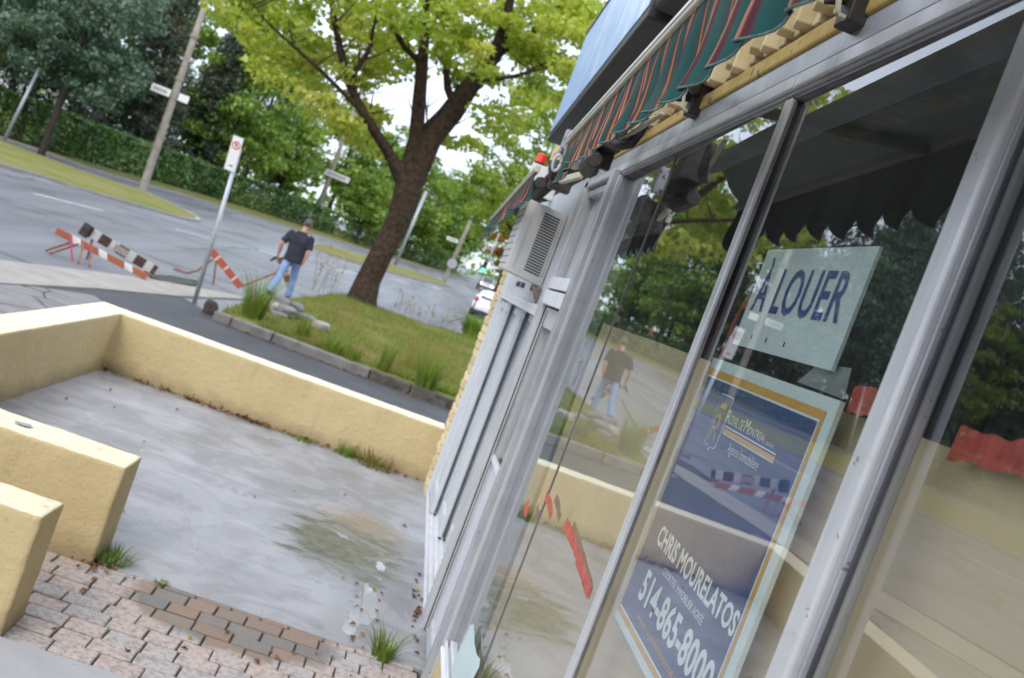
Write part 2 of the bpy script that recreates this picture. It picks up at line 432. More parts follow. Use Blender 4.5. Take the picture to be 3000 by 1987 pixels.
# patio slab, paver path, near slab
sl = MB(); sl.box(-2.45, .80, 4.405, 8.72, -.2, 0)
tag(sl.build('patio_slab', M['patio'], bevel=.006), kind='structure')
sl = MB(); sl.box(-2.5, .585, -6, 3.515, -.2, -.004)
tag(sl.build('near_slab', M['near_slab'], bevel=.006), kind='structure')
sl = MB(); sl.box(-7.9, -2.5, -6, 2.0, -.2, -.03)
tag(sl.build('forecourt', M['sidewalk']), kind='structure')
sl = MB(); sl.box(-2.5, .583, 3.515, 4.405, -.2, -.0185)
tag(sl.build('paver_bedding', simple('joint_sand', (.06, .052, .045), (.13, .115, .10), 60, .95, .1)), kind='structure')
pv = MB()
row = 0; yy = 3.521
while yy < 4.39:
    xx = -2.5 + rnd.uniform(0, .14)
    while xx < .575:
        w = rnd.choice((.128, .135, .15, .165, .17)); x1 = min(xx + w, .578)
        if x1 - xx > .03:
            c = ((xx + x1) / 2, yy + .053, -.016 + rnd.uniform(-.003, .003))
            rot = Matrix.Rotation(rnd.uniform(-.012, .012), 3, 'Z') @ Matrix.Rotation(rnd.uniform(-.012, .012), 3, 'X')
            j = .006
            w2, d2 = x1 - xx - j, .1055 - .010
            cut = .005
            P2 = [(-w2/2+cut, -d2/2), (w2/2-cut, -d2/2), (w2/2, -d2/2+cut), (w2/2, d2/2-cut), (w2/2-cut, d2/2), (-w2/2+cut, d2/2), (-w2/2, d2/2-cut), (-w2/2, -d2/2+cut)]
            P2 = [(p[0] + rnd.uniform(-.002, .002), p[1] + rnd.uniform(-.002, .002)) for p in P2]
            lo = [Vector(c) + rot @ Vector((p[0], p[1], -.03)) for p in P2]
            mi = [Vector(c) + rot @ Vector((p[0], p[1], .005)) for p in P2]
            hi = [Vector(c) + rot @ Vector((p[0] * .95, p[1] * .90, .010)) for p in P2]
            pv.rings([lo, mi, hi])
        xx += w
    yy += .1062
t = NT('tumbled_paver')
isl = t.island()
b = t.ramp(isl, [(0, (.46, .375, .335)), (.3, (.49, .415, .375)), (.42, (.43, .39, .37)), (.6, (.45, .41, .385)), (.66, (.50, .40, .35)), (1, (.46, .395, .36))])
b = t.mix(t.ramp(t.noise(45, 4, .7), [(.44, 0.0), (.66, .8)]), b, (.19, .175, .17))
b = t.mix(t.ramp(t.noise(7, 4), [(.5, 0.0), (.75, .3)]), b, (.52, .48, .45))
x, y, z = t.xyz()
wet = t.ramp(blob(-.26, 4.27, .50, .33, .22, 6), [(.84, 1.0), (.98, 0.0)])
wb = t.ramp(isl, [(0, (.21, .14, .095)), (.3, (.26, .165, .11)), (.42, (.15, .135, .12)), (.6, (.18, .155, .13)), (.66, (.25, .155, .10)), (1, (.20, .145, .105))])
b = t.mix(t.math('MULTIPLY', wet, .9), b, wb)
M['paver'] = t.pbr(b, t.math('MULTIPLY_ADD', wet, -.35, .8), t.bump(t.noise(70, 5, .65), .4, .004), .4)
tag(pv.build('paver_path', M['paver']), kind='structure')
pu = MB()
out = [(.262, 5.30), (.335, 5.12), (.345, 4.92), (.325, 4.72), (.28, 4.70), (.262, 4.60), (.262, 4.50), (.20, 4.52), (.195, 4.66), (.215, 4.74), (.20, 4.80), (.245, 4.84), (.225, 4.90), (.198, 4.95), (.25, 5.02), (.235, 5.12), (.25, 5.2)]
def ripple(poly, k=8, a=.016):
    o = []
    for i in range(len(poly)):
        p, q = Vector(poly[i]), Vector(poly[(i + 1) % len(poly)])
        for j in range(k):
            m = p.lerp(q, j / k); o.append((m.x + noise.noise((m.x * 60, m.y * 30, 1)) * a, m.y + noise.noise((m.x * 60, m.y * 30, 5)) * a * 2))
    return o
def flat(mbd, poly, z): mbd.add([(p[0], p[1], z) for p in poly], [tuple(range(len(poly)))])
for poly in (ripple(out), ripple([(.30, 5.75), (.345, 5.68), (.35, 5.58), (.315, 5.55), (.295, 5.62)]), ripple([(.31, 5.46), (.35, 5.43), (.33, 5.40), (.30, 5.42)]), ripple([(.02, 6.02), (.09, 6.0), (.10, 5.93), (.04, 5.94)]), ripple([(-.68, 6.2), (-.6, 6.17), (-.57, 6.1), (-.66, 6.12)])):
    flat(pu, poly, .0015)
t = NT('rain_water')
M['water'] = t.pbr((.47, .475, .54), .06, None, .6, 0.0, **{'IOR': 1.45, 'Coat Weight': 1.0, 'Coat Roughness': .03})  # pale lavender base colour stands in for the sky mirrored in the water
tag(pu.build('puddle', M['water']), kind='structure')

# ------------------------------------------------------------------ low stucco walls of the terrace
t = NT('yellow_stucco')
b = t.ramp(t.noise(2.5, 6, .6), [(.3, (.535, .425, .225)), (.7, (.60, .485, .27))])
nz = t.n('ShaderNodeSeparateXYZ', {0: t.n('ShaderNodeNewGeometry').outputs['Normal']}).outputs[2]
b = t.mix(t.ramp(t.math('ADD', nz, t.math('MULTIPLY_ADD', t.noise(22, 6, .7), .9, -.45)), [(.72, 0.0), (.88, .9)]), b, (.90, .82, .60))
b = t.mix(t.ramp(t.noise(22, 5, .7), [(.63, 0.0), (.67, .55)]), b, (.34, .26, .14))
drip = t.ramp(t.noise(9, 6, .7, t.map((1.6, 1.6, .18))), [(.56, 0.0), (.74, .5)])
b = t.mix(drip, b, (.40, .32, .19))
crk = t.n('ShaderNodeTexVoronoi', {'Vector': t.mix(.25, t.co(), t.n('ShaderNodeTexNoise', {'Vector': t.co(), 'Scale': 4.0, 'Detail': 5.0}).outputs['Color']), 'Scale': 2.3}, feature='DISTANCE_TO_EDGE').outputs['Distance']
b = t.mix(t.math('MULTIPLY', t.ramp(crk, [(.002, 1.0), (.007, 0.0)]), t.ramp(t.noise(1.7, 3), [(.62, 0.0), (.72, .4)])), b, (.20, .15, .09))
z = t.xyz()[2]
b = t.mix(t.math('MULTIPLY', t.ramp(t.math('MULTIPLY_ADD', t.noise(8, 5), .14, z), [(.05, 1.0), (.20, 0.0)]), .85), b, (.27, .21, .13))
M['stucco'] = t.pbr(b, .75, t.bump(t.noise(26, 8, .72), .9, .012), .3)
def rough_wall(name, boxes, label, chips=()):
    bm = bmesh.new()
    for (x0, x1, y0, y1, z0, z1) in boxes:
        mb = MB().box(x0, x1, y0, y1, z0, z1)
        vs = [bm.verts.new(p) for p in mb.v]
        for f in mb.f: bm.faces.new([vs[i] for i in f])
    o = link(name, bpy.data.meshes.new(name), M['stucco'])
    bm.to_mesh(o.data); bm.free()
    r = o.modifiers.new('r', 'REMESH'); r.mode = 'VOXEL'; r.voxel_size = .011
    bv = o.modifiers.new('s', 'SMOOTH'); bv.iterations = 1; bv.factor = .3
    bake(o)
    for v in o.data.vertices:
        p = v.co
        d = noise.noise(p * 6) * .0035 + noise.noise(p * 22) * .0022 + noise.noise(p * 50) * .0012
        v.co = p + Vector((d, d * .7, d * .8))
    for p in o.data.polygons: p.use_smooth = True
    return tag(o, label, 'low wall')
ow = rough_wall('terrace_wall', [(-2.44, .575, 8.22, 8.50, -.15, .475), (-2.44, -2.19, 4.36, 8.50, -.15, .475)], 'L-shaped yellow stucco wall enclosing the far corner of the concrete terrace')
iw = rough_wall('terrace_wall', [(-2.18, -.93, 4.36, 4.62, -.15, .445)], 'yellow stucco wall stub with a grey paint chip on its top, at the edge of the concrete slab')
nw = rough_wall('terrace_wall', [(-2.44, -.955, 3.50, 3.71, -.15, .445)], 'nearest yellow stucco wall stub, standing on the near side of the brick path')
ch = MB(); flat(ch, [(-1.47, 4.485), (-1.41, 4.50), (-1.385, 4.475), (-1.41, 4.45), (-1.46, 4.455)], .4515)
ch.build('bare_chip', paint('grey_chip', (.3, .33, .37), .8), iw)
# ------------------------------------------------------------------ shop building
def worn_alu(name, c1, c2):
    t = NT(name)
    b = t.ramp(t.noise(5, 6, .6), [(.3, c1), (.7, c2)])
    b = t.mix(t.ramp(t.noise(11, 7, .7, t.map((1, 1, .07))), [(.5, 0.0), (.8, .6)]), b, tuple(q * .5 for q in c1))
    b = t.mix(t.ramp(t.noise(16, 6, .7, t.map((1, .1, 1))), [(.58, 0.0), (.8, .45)]), b, tuple(q * .55 for q in c1))
    b = t.mix(t.ramp(t.noise(55, 3, .6), [(.69, 0.0), (.73, .8)]), b, (.12, .11, .105))
    return t.pbr(b, t.ramp(t.noise(9, 5), [(.35, .3), (.7, .55)]), t.bump(t.noise(70, 4), .12, .002), .5, .25)
M['alu'] = worn_alu('grey_aluminium', (.36, .365, .385), (.47, .475, .495))
M['alu_light'] = worn_alu('pale_aluminium', (.52, .525, .535), (.61, .615, .62))
M['grey_paint'] = simple('blue_grey_paint', (.53, .555, .58), (.60, .625, .65), 3, .5, .4, spots=(25, .72, (.3, .3, .3)))
M['white_trim'] = simple('white_trim', (.62, .63, .65), (.74, .75, .77), 9, .5, .4, spots=(30, .70, (.38, .36, .33)))
M['gasket'] = simple('black_gasket', (.012, .012, .013), (.03, .03, .03), 30, .6, .3)
M['putty'] = simple('weathered_putty', (.09, .085, .085), (.24, .23, .23), 8, .8, .2)
M['dark_grey'] = simple('shade_strip_grey', (.045, .048, .052), (.09, .095, .10), 12, .7, .3)
M['dark'] = simple('dark_metal', (.02, .018, .018), (.06, .05, .045), 18, .55, .4, .3)
M['brick'] = simple('yellow_brick', (.58, .46, .24), (.70, .58, .36), 16, .85, .25, bump=.4, bscale=45, rand=.16, spots=(22, .68, (.34, .26, .15)))
M['mortar'] = simple('grey_mortar', (.20, .17, .12), (.36, .31, .23), 25, .95, .1, bump=.5)
M['ledge'] = simple('yellow_ledge', (.36, .24, .06), (.52, .37, .13), 14, .8, .3, bump=.3, spots=(14, .62, (.20, .15, .09)))
M['interior'] = simple('dark_interior', (.035, .032, .03), (.06, .055, .05), 2, .8, .2)
t = NT('shop_glass')
bf = t.n('ShaderNodeNewGeometry').outputs['Backfacing']
r1 = t.n('ShaderNodeFresnel', {'IOR': t.math('MULTIPLY_ADD', bf, 1 / 1.6 - 1.6, 1.6)}).outputs[0]
r2 = t.math('DIVIDE', t.math('MULTIPLY', r1, 2.0), t.math('ADD', r1, 1.0))
dirt_haze = t.ramp(t.noise(9, 6, .7, t.map((1, 1, .25))), [(.35, .012), (.85, .06)])  # streaky dirt plus a thin haze that lifts the dark glass
tr = t.n('ShaderNodeBsdfTransparent', {'Color': (.84, .89, .87)}).outputs[0]
gl = t.n('ShaderNodeBsdfGlossy', {'Color': (.95, .97, 1.0), 'Roughness': 0.0}).outputs[0]
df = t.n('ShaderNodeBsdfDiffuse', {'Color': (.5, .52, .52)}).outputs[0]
s_ = t.n('ShaderNodeMixShader', {0: r2, 1: tr, 2: gl}).outputs[0]
s_ = t.n('ShaderNodeMixShader', {0: dirt_haze, 1: s_, 2: df}).outputs[0]
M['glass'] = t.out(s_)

shop = thing('shop_building', 'yellow brick shop with an aluminium storefront of tall reflecting panes along the terrace', 'shop', (.58, 2, 0))
GX = .600
# masonry
w = MB()
w.box(.60, 1.0, -3, 8.05, 2.50, 7.6)  # upper wall is out of view, raised to block sky light from the right
w.box(.60, 4.6, 7.86, 8.05, 0, 2.495); w.box(1.0, 4.6, 7.86, 8.05, 2.50, 7.6)
w.box(4.3, 4.6, -3, 7.86, 0, 7.6)
w.box(.60, 4.6, -3.3, -3.0, 0, 7.6)
w.box(1.0, 4.3, -3, 7.86, 2.62, 2.8); w.box(1.0, 4.3, -3, 7.86, 7.3, 7.58)
w.build('wall', M['mortar'], shop)
w = MB(); w.box(.585, .66, -3, 3.985, -.1, .275)
w.build('bulkhead', M['stucco'], shop)
w = MB(); w.box(.70, 4.3, -3, 7.86, -.12, .02)
w.build('floor', simple('shop_floor', (.10, .09, .08), (.16, .15, .13), 4, .5), shop)
w = MB(); w.box(.70, 4.3, -3, 7.86, 2.58, 2.615)
w.build('ceiling', simple('shop_ceiling', (.18, .18, .17), (.24, .24, .23), 3, .9), shop)
w = MB(); w.box(4.2, 4.29, -2.9, 7.8, .03, 2.57); w.box(.72, 4.2, -2.98, -2.9, .03, 2.57); w.box(.72, 4.2, 7.78, 7.85, .03, 2.57)
w.build('inner_lining', M['interior'], shop)
# brick pier at the far end and courses above the header
pr = MB()
zz = 0.0; k = 0
while zz < 2.68:
    jx = rnd.uniform(-.007, .007)
    if k % 2: pr.box(.552 + jx, .80, 7.80, 8.06, zz, zz + .058)
    else:
        pr.box(.552 + jx, .65, 7.80, 8.06, zz, zz + .058); pr.box(.66, .80, 7.80, 8.06, zz, zz + .058)
    zz += .068; k += 1
pr.box(.562, .79, 7.81, 8.05, 0, 2.68)
pr.build('brick_pier', M['brick'], shop, bevel=.006)
dg_ = MB()
yb = -.4
while yb < 4.75:
    dz = rnd.uniform(0, .02) + .022 * (int(round(yb / .1065)) % 2)
    dg_.obox((.577 + rnd.uniform(-.005, .005), yb, 2.60 + dz / 2), (.052, .060, .225 - dz), Matrix.Rotation(R(-12) + rnd.uniform(-.05, .05), 3, 'Z'))
    dg_.obox((.596 + rnd.uniform(-.002, .002), yb + .053, 2.60 + .008), (.03, .040, .207), Matrix.Rotation(rnd.uniform(-.03, .03), 3, 'Z'))
    yb += .1065
dg_.build('brick_course', M['brick'], shop, bevel=.004)
fb = MB()
yb = -3.0; k = 0
zb = 2.72
while zb < 7.5:
    yb = -3 + (.11 if k % 2 else 0)
    while yb < 7.95:
        fb.box(.588 + rnd.uniform(-.002, .002), .62, yb + .005, min(yb + .205, 8.05), zb + .004, zb + .062); yb += .21
    zb += .067; k += 1
fb.build('brick_face', M['brick'], shop)
lg = MB(); lg.box(.572, .66, -3, 5.0, 2.441, 2.484)
lg.build('ledge', M['ledge'], shop, bevel=.006)
# header over the shop window
h = MB(); h.box(.580, .74, -3, 4.98, 2.388, 2.440)
hd = h.build('header', M['alu'], shop, bevel=.003)
h = MB(); h.box(.577, .73, -3, 2.064, 2.353, 2.3865); h.box(.577, .73, 2.070, 4.98, 2.353, 2.3865)
h.build('header_band', M['alu_light'], hd, bevel=.003)
h = MB(); h.box(.584, .72, -3, 4.0, 2.345, 2.3525); h.box(.591, .72, -3, 4.0, 2.340, 2.3445)
h.build('header_lip', M['alu'], hd, bevel=.002)
h = MB(); h.box(.596, .72, -3, 4.0, 2.336, 2.3395)
h.build('glazing_groove', M['putty'], hd)
# sill
h = MB(); h.add([(.574, -3, .276), (.574, 3.98, .276), (.66, 3.98, .276), (.66, -3, .276), (.574, -3, .288), (.574, 3.98, .288), (.66, 3.98, .300), (.66, -3, .300)],
               [(0, 1, 2, 3), (7, 6, 5, 4), (4, 5, 1, 0), (5, 6, 2, 1), (6, 7, 3, 2), (7, 4, 0, 3)])
si = h.build('window_sill', M['white_trim'], shop, bevel=.002)
h = MB(); h.box(.585, .594, -3, 3.98, .297, .316); h.box(.606, .66, -3, 3.98, .300, .322)
h.build('glazing_bead', M['white_trim'], si, bevel=.002)
# panes
def pane(y0, y1, z0, z1, root, x=GX, mat=None, tilt_dx=0.0):
    # seat: x offset of pane ends, tilting it to match reflections in the image
    p = MB(); p.add([(x - tilt_dx, y0, z0), (x - tilt_dx, y0, z1), (x + tilt_dx, y1, z1), (x + tilt_dx, y1, z0)], [(0, 1, 2, 3)])
    return p.build('window_pane', mat or M['glass'], root)
pane(-3, 1.15, .30, 2.345, shop, tilt_dx=.010)
pane(1.16, 2.09, .30, 2.345, shop, tilt_dx=.005)
pane(2.10, 3.151, .30, 2.345, shop, tilt_dx=.0075)
pane(3.1505, 3.996, .30, 2.345, shop, GX + .0135, tilt_dx=.006)
# butt joint, mullion, thick post, far jamb
h = MB(); h.box(.6040, .6085, 3.1490, 3.1545, .30, 2.33)
h.build('silicone_joint', M['putty'], shop)
h = MB(); h.box(.584, .5995, 2.072, 2.112, .301, 2.336)
mu = h.build('mullion', M['alu_light'], shop, bevel=.003)
h = MB(); h.box(.592, .5993, 2.0685, 2.0715, .31, 2.33); h.box(.592, .5993, 2.1125, 2.1155, .31, 2.33)
h.build('gasket', M['putty'], mu)
h = MB(); h.box(.572, .615, 1.144, 1.196, .302, 2.336)
po = h.build('post', M['alu_light'], shop, bevel=.007, seg=3)
h = MB(); h.box(.586, .62, 1.138, 1.1435, .301, 2.33)
h.build('post_step', M['alu'], po, bevel=.002)
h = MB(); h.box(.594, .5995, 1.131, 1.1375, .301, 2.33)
h.build('gasket', M['dark_grey'], po)  # coloured dark to give the post's shadow and reflection in the glass
h = MB(); h.box(.556, .72, 4.02, 4.10, .0, 2.36)
jb = h.build('window_jamb', M['alu'], shop, bevel=.003)
h = MB(); h.box(.580, .72, 3.998, 4.0195, .0, 2.34)
h.build('jamb_step', M['alu_light'], jb, bevel=.002)
h = MB(); h.box(.592, .62, 3.990, 3.9975, .302, 2.33)
h.build('gasket', M['alu'], jb)
# entrance door, transom and its frame
dr = thing('door', None, None, (.60, 4.5, 0)); dr.parent = shop; dr.location = Vector((.60, 4.5, 0)) - Vector(shop.location)
del_ = None
def child(mb, name, mat, par, bevel=.002):
    return mb.build(name, mat, par, bevel=bevel)
h = MB(); h.box(.600, .650, 4.80, 4.885, .03, 1.735); h.box(.600, .650, 4.105, 4.17, .03, 1.735); h.box(.600, .650, 4.17, 4.80, 1.64, 1.735); h.box(.600, .650, 4.17, 4.80, .03, .10)
leaf = child(h, 'door_frame', M['alu_light'], dr)
h = MB(); h.box(.617, .640, 4.17, 4.80, .10, .95)
child(h, 'kick_plate', M['grey_paint'], dr)
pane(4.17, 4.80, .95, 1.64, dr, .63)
h = MB(); h.box(.598, .6155, 4.17, 4.80, .94, .97)
child(h, 'push_bar', M['white_trim'], dr)
h = MB(); h.box(.5965, .5995, 4.79, 4.7975, .05, 1.72)
child(h, 'gasket', M['putty'], dr, 0)
h = MB(); h.box(.566, .70, 4.102, 4.90, 1.745, 1.815); 
th = h.build('door_header', M['white_trim'], shop, bevel=.004)
h = MB(); h.box(.572, .70, 4.102, 4.90, 1.826, 1.885)
h.build('header_cap', M['white_trim'], th, bevel=.003)
h = MB(); h.box(.588, .70, 4.102, 4.90, 1.8155, 1.8255)
h.build('gasket', M['gasket'], th)
h = MB(); h.box(.628, .66, 4.102, 4.83, 1.886, 2.333)
tp = h.build('transom_panel', M['alu_light'], shop)
h = MB(); h.box(.592, .66, 4.835, 4.885, 1.886, 2.333); h.box(.592, .627, 4.102, 4.832, 2.30, 2.333)
h.build('transom_frame', M['alu'], tp, bevel=.003)
h = MB(); h.box(.577, .66, 4.89, 5.075, .0, 2.387)
nj = h.build('opening_jamb', M['alu_light'], shop, bevel=.003)
h = MB(); h.box(.5945, .60, 4.8865, 4.8895, .0, 1.74)
h.build('gasket', M['gasket'], nj)
# wide sliding opening beyond the door
op = thing('sliding_door', None, None, (.6, 6.4, 0)); op.parent = shop; op.location = Vector((.60, 6.4, 0)) - Vector(shop.location)
h = MB(); h.box(.574, .655, 7.74, 7.80, 0, 2.44)
child(h, 'door_jamb', M['grey_paint'], op, .003)
for (x0, x1, y0, y1) in ((.606, .660, 7.13, 7.735), (.662, .712, 6.54, 7.20), (.716, .764, 5.85, 6.62)):
    h = MB()
    h.box(x0, x1, y0, y0 + .07, .04, 1.655); h.box(x0, x1, y1 - .07, y1, .04, 1.655)
    h.box(x0, x1, y0 + .07, y1 - .07, .04, .16); h.box(x0, x1, y0 + .07, y1 - .07, 1.60, 1.655)
    pnl = child(h, 'door_panel', M['grey_paint'], op, .003)
    h = MB(); h.box((x0 + x1) / 2 - .008, (x0 + x1) / 2 + .008, y0 + .07, y1 - .07, .16, 1.60)
    h.build('panel_insert', M['grey_paint'], op)
    h = MB(); h.box(x1 - .024, x1 - .006, y0 - .010, y0 - .0005, .05, 1.65)
    h.build('gap_shade_strip', M['dark_grey'], op)  # dark strip stands in for the shaded groove between panels
    h = MB(); h.box(x0 - .004, x0 + .026, y0 - .012, y0 - .0005, 1.60, 1.664)
    h.build('roller_block', M['white_trim'], op, bevel=.002)
h = MB()
h.box(.586, .80, 5.078, 7.738, .001, .022)
for xx in (.588, .622, .657, .690, .724, .760): h.box(xx, xx + .007, 5.08, 7.73, .022, .042)
child(h, 'threshold', M['white_trim'], op, .002)
h = MB()
for xx in (.588, .650, .705, .775): h.box(xx, xx + .012, 5.078, 7.738, 1.668, 1.70)
h.box(.586, .80, 5.078, 7.738, 1.70, 1.727)
child(h, 'top_track', M['white_trim'], op, .002)
h = MB(); h.box(.600, .80, 5.078, 7.738, 1.728, 2.44)
fp = child(h, 'fascia_panel', M['grey_paint'], op, .003)
for ya, yb in ((6.35, 6.62), (6.70, 6.97), (5.6, 5.95)):
    h = MB(); h.box(.5965, .5995, ya, yb, 1.79, 1.825)
    h.build('vent_slot', M['dark'], op)
for a, nm in ((dr, 'door'), (op, 'sliding_door')):
    for k in ('label', 'category'):
        if k in a: del a[k]
# kraft paper inside the window
pp = MB(); n_ = 60
for i in range(n_):
    y0 = -2.9 + 6.55 * i / n_; y1 = -2.9 + 6.55 * (i + 1) / n_
    def bx(yv, zv): return .672 + .010 * noise.noise((yv * 2.3, zv * 1.4, 0))
    zs = [.31, .7, 1.1, 1.45, 1.758]
    for j in range(4):
        za, zb_ = zs[j], zs[j + 1]
        tz = lambda yv, zv: zv + (.006 * noise.noise((yv * 3, 4, 0)) if zv > 1.7 else 0)
        pp.add([(bx(y0, za), y0, za), (bx(y1, za), y1, za), (bx(y1, zb_), y1, tz(y1, zb_)), (bx(y0, zb_), y0, tz(y0, zb_))], [(0, 3, 2, 1)])
M['kraft'] = simple('kraft_paper', (.62, .45, .275), (.69, .52, .34), 1.6, .8, .2)
po_ = pp.build('window_paper', M['kraft'], smooth=True)
tag(po_, 'tan kraft paper covering the lower half of the shop window from inside', 'paper')

# ------------------------------------------------------------------ lettering
FC = {}
def text_mesh(s, bold=0.0, space=1.0):
    cu = bpy.data.curves.new('t', 'FONT'); cu.body = s; cu.size = 1; cu.offset = bold; cu.space_character = space; cu.resolution_u = 3
    o = bpy.data.objects.new('t', cu); COL.objects.link(o)
    dg = bpy.context.evaluated_depsgraph_get()
    me = bpy.data.meshes.new_from_object(o.evaluated_get(dg))
    bpy.data.objects.remove(o); bpy.data.curves.remove(cu)
    me.materials.clear()
    return me
def lettering(name, s, ya, yb, z0, z1, x, mat, root, bold=0.0, space=1.0):
    """Text on a plane facing -X: ya is its left (far) end, yb its right (near) end."""
    me = text_mesh(s, bold, space)
    n = len(me.vertices); co = np.empty(n * 3, np.float32); me.vertices.foreach_get('co', co); co = co.reshape(-1, 3)
    mn, mxx = co.min(0), co.max(0)
    u = (co[:, 0] - mn[0]) / (mxx[0] - mn[0]); v = (co[:, 1] - mn[1]) / (mxx[1] - mn[1])
    out = np.stack([np.full(n, x), ya + (yb - ya) * u, z0 + (z1 - z0) * v], 1)
    me.vertices.foreach_set('co', out.astype(np.float32).ravel()); me.update()
    return link(name, me, mat, root)

navy = simple('navy_print', (.018, .05, .19), (.025, .062, .215), 4, .35, .5)
ink = simple('violet_ink', (.035, .045, .25), (.045, .055, .30), 4, .4, .4)
orange = simple('orange_print', (.72, .34, .05), (.78, .38, .07), 4, .4, .4)
card = simple('sign_card', (.72, .79, .78), (.77, .83, .82), 3, .45, .4)
wprint = simple('white_print', (.78, .82, .84), (.84, .87, .88), 5, .4, .4)
X0 = .628
lo = thing('rent_sign', 'pale A LOUER sign with violet letters hung inside the window above the navy poster', 'sign', (X0, 1.73, 1.8))
h = MB(); h.box(X0, X0 + .006, 1.478, 1.986, 1.807, 2.011)
h.build('sign_board', card, lo)
lettering('lettering', '\u00c0 LOUER', 1.957, 1.523, 1.880, 1.993, X0 - .0012, ink, lo, .014, 1.08)
for yy in (1.885, 1.80, 1.705):
    h = MB(); h.box(X0 - .0015, X0 - .0002, yy, yy + .003, 1.825, 1.834)
    h.build('staple', M['dark'], lo)

ps = thing('agency_poster', 'navy real estate poster with orange border taped in the window under the rent sign', 'poster', (X0, 1.73, 1.17))
h = MB(); h.box(X0, X0 + .008, 1.405, 2.078, 1.172, 1.768)
h.build('poster_board', card, ps)
def panel(y0, y1, z0, z1, d, mat, name, par=ps):
    p = MB(); p.add([(X0 - d, y0, z0), (X0 - d, y0, z1), (X0 - d, y1, z1), (X0 - d, y1, z0)], [(0, 1, 2, 3)])
    return p.build(name, mat, par)
panel(1.436, 2.066, 1.190, 1.746, .0010, orange, 'orange_border')
panel(1.446, 2.056, 1.203, 1.731, .0016, wprint, 'white_line')
panel(1.451, 2.051, 1.208, 1.727, .0022, navy, 'navy_field')
XT = X0 - .0030
def shield(d, x, mat, name):
    y0, y1, zt, zb2 = 1.843 + d, 1.918 - d, 1.707 - d * .7, 1.606 + d * .5
    ym = (y0 + y1) / 2
    pts = [(y1, zt), (y1, zb2), (y1 - .008, zb2 - .005), (ym + .010, zb2 - .005), (ym, zb2 - .014 + d * .6), (ym - .010, zb2 - .005), (y0 + .008, zb2 - .005), (y0, zb2), (y0, zt)]
    p = MB(); p.add([(x, a, b) for a, b in pts], [tuple(range(len(pts)))])
    return p.build(name, mat, ps)
shield(0, X0 - .0028, wprint, 'crest'); shield(.003, X0 - .0034, navy, 'crest_field')
h = MB(); x_ = X0 - .0040
cy_ = 1.881
h.add([(x_, cy_ + .016, 1.679), (x_, cy_ + .020, 1.694), (x_, cy_ + .010, 1.686), (x_, cy_ + .006, 1.698), (x_, cy_, 1.687), (x_, cy_ - .006, 1.698), (x_, cy_ - .010, 1.686), (x_, cy_ - .020, 1.694), (x_, cy_ - .016, 1.679)], [tuple(range(9))])
h.build('crown', orange, ps)
lettering('monogram', 'R', 1.902, 1.860, 1.613, 1.664, X0 - .0040, orange, ps, -.02)
h = MB()
rg = []
for a in range(25):
    an = a / 24 * 2 * math.pi
    rg.append((cy_ + .004 + .016 * math.cos(an), 1.652 + .015 * math.sin(an)))
h.tube([(X0 - .004, a, b) for a, b in rg], .0012, 5)
h.build('monogram_loop', orange, ps)
def spaced(name, parts, z0, zc, zl, mat):
    for s, ya, yb, big in parts: lettering(name, s, ya, yb, z0, zc if big else zl, XT, mat, ps, -.005)
spaced('lettering', [('R', 1.842, 1.822, 1), ('OYAL', 1.820, 1.771, 0), ('DE', 1.762, 1.742, 0), ('M', 1.734, 1.712, 1), ('ONTR\u00c9AL', 1.710, 1.618, 0)], 1.6585, 1.6830, 1.6770, wprint)
lettering('small_print', '2000 INC.', 1.612, 1.570, 1.6580, 1.6640, XT, wprint, ps)
panel(1.552, 1.836, 1.6505, 1.6530, .003, wprint, 'white_rule'); panel(1.552, 1.836, 1.6390, 1.6475, .003, orange, 'orange_rule'); panel(1.552, 1.836, 1.6365, 1.6385, .003, wprint, 'white_rule')
lettering('lettering', 'Agence Immobili\u00e8re', 1.775, 1.606, 1.605, 1.630, XT, wprint, ps, -.005)
lettering('lettering', 'CHRIS MOURELATOS', 1.974, 1.452, 1.370, 1.412, XT, wprint, ps, .03, 1.02)
lettering('small_print', 'COURTIER IMMOBILIER AGR\u00c9\u00c9', 1.865, 1.585, 1.338, 1.357, XT, wprint, ps)
lettering('lettering', '514-865-8000', 1.958, 1.462, 1.255, 1.321, XT, wprint, ps, .03, 1.02)
lettering('small_print', 'www.royaldemontreal.com', 1.915, 1.560, 1.222, 1.240, XT, orange, ps)

# red tape, torn corner and patches on the glass
M['tape'] = simple('red_tape', (.36, .025, .018), (.62, .10, .075), 34, .3, .5, rand=.1, spots=(60, .68, (.12, .02, .02)))
def tape(label, pts, w, x=.645, mat=None, name='red_tape', cat='tape', rag=.35):
    a, b = Vector(pts[0]), Vector(pts[-1])
    mb = MB(); L = []
    ps2 = []
    for p, q in zip(pts[:-1], pts[1:]):
        for k in range(5): ps2.append(Vector(p).lerp(Vector(q), k / 5))
    ps2.append(Vector(pts[-1]))
    for i, p in enumerate(ps2):
        d = (ps2[min(i + 1, len(ps2) - 1)] - ps2[max(i - 1, 0)]).normalized(); nn = Vector((-d.y, d.x)) * w / 2
        ra = lambda q: 1 + rag * noise.noise((p.x * 31, p.y * 31, q)) + rag * .6 * noise.noise((p.x * 80, p.y * 80, q))
        L.append((p + nn * ra(1), p - nn * ra(7)))
    for i in range(len(L) - 1):
        q = [L[i][0], L[i][1], L[i + 1][1], L[i + 1][0]]
        xs = [x + .004 * noise.noise((v.x * 20, v.y * 20, 0)) for v in q]
        mb.add([(xx, v.x, v.y) for xx, v in zip(xs, q)] + [(xx + .0008, v.x, v.y) for xx, v in zip(xs, q)], [(0, 1, 2, 3), (7, 6, 5, 4), (0, 3, 7, 4), (1, 5, 6, 2)])
    return tag(mb.build(name, mat or M['tape']), label, cat)
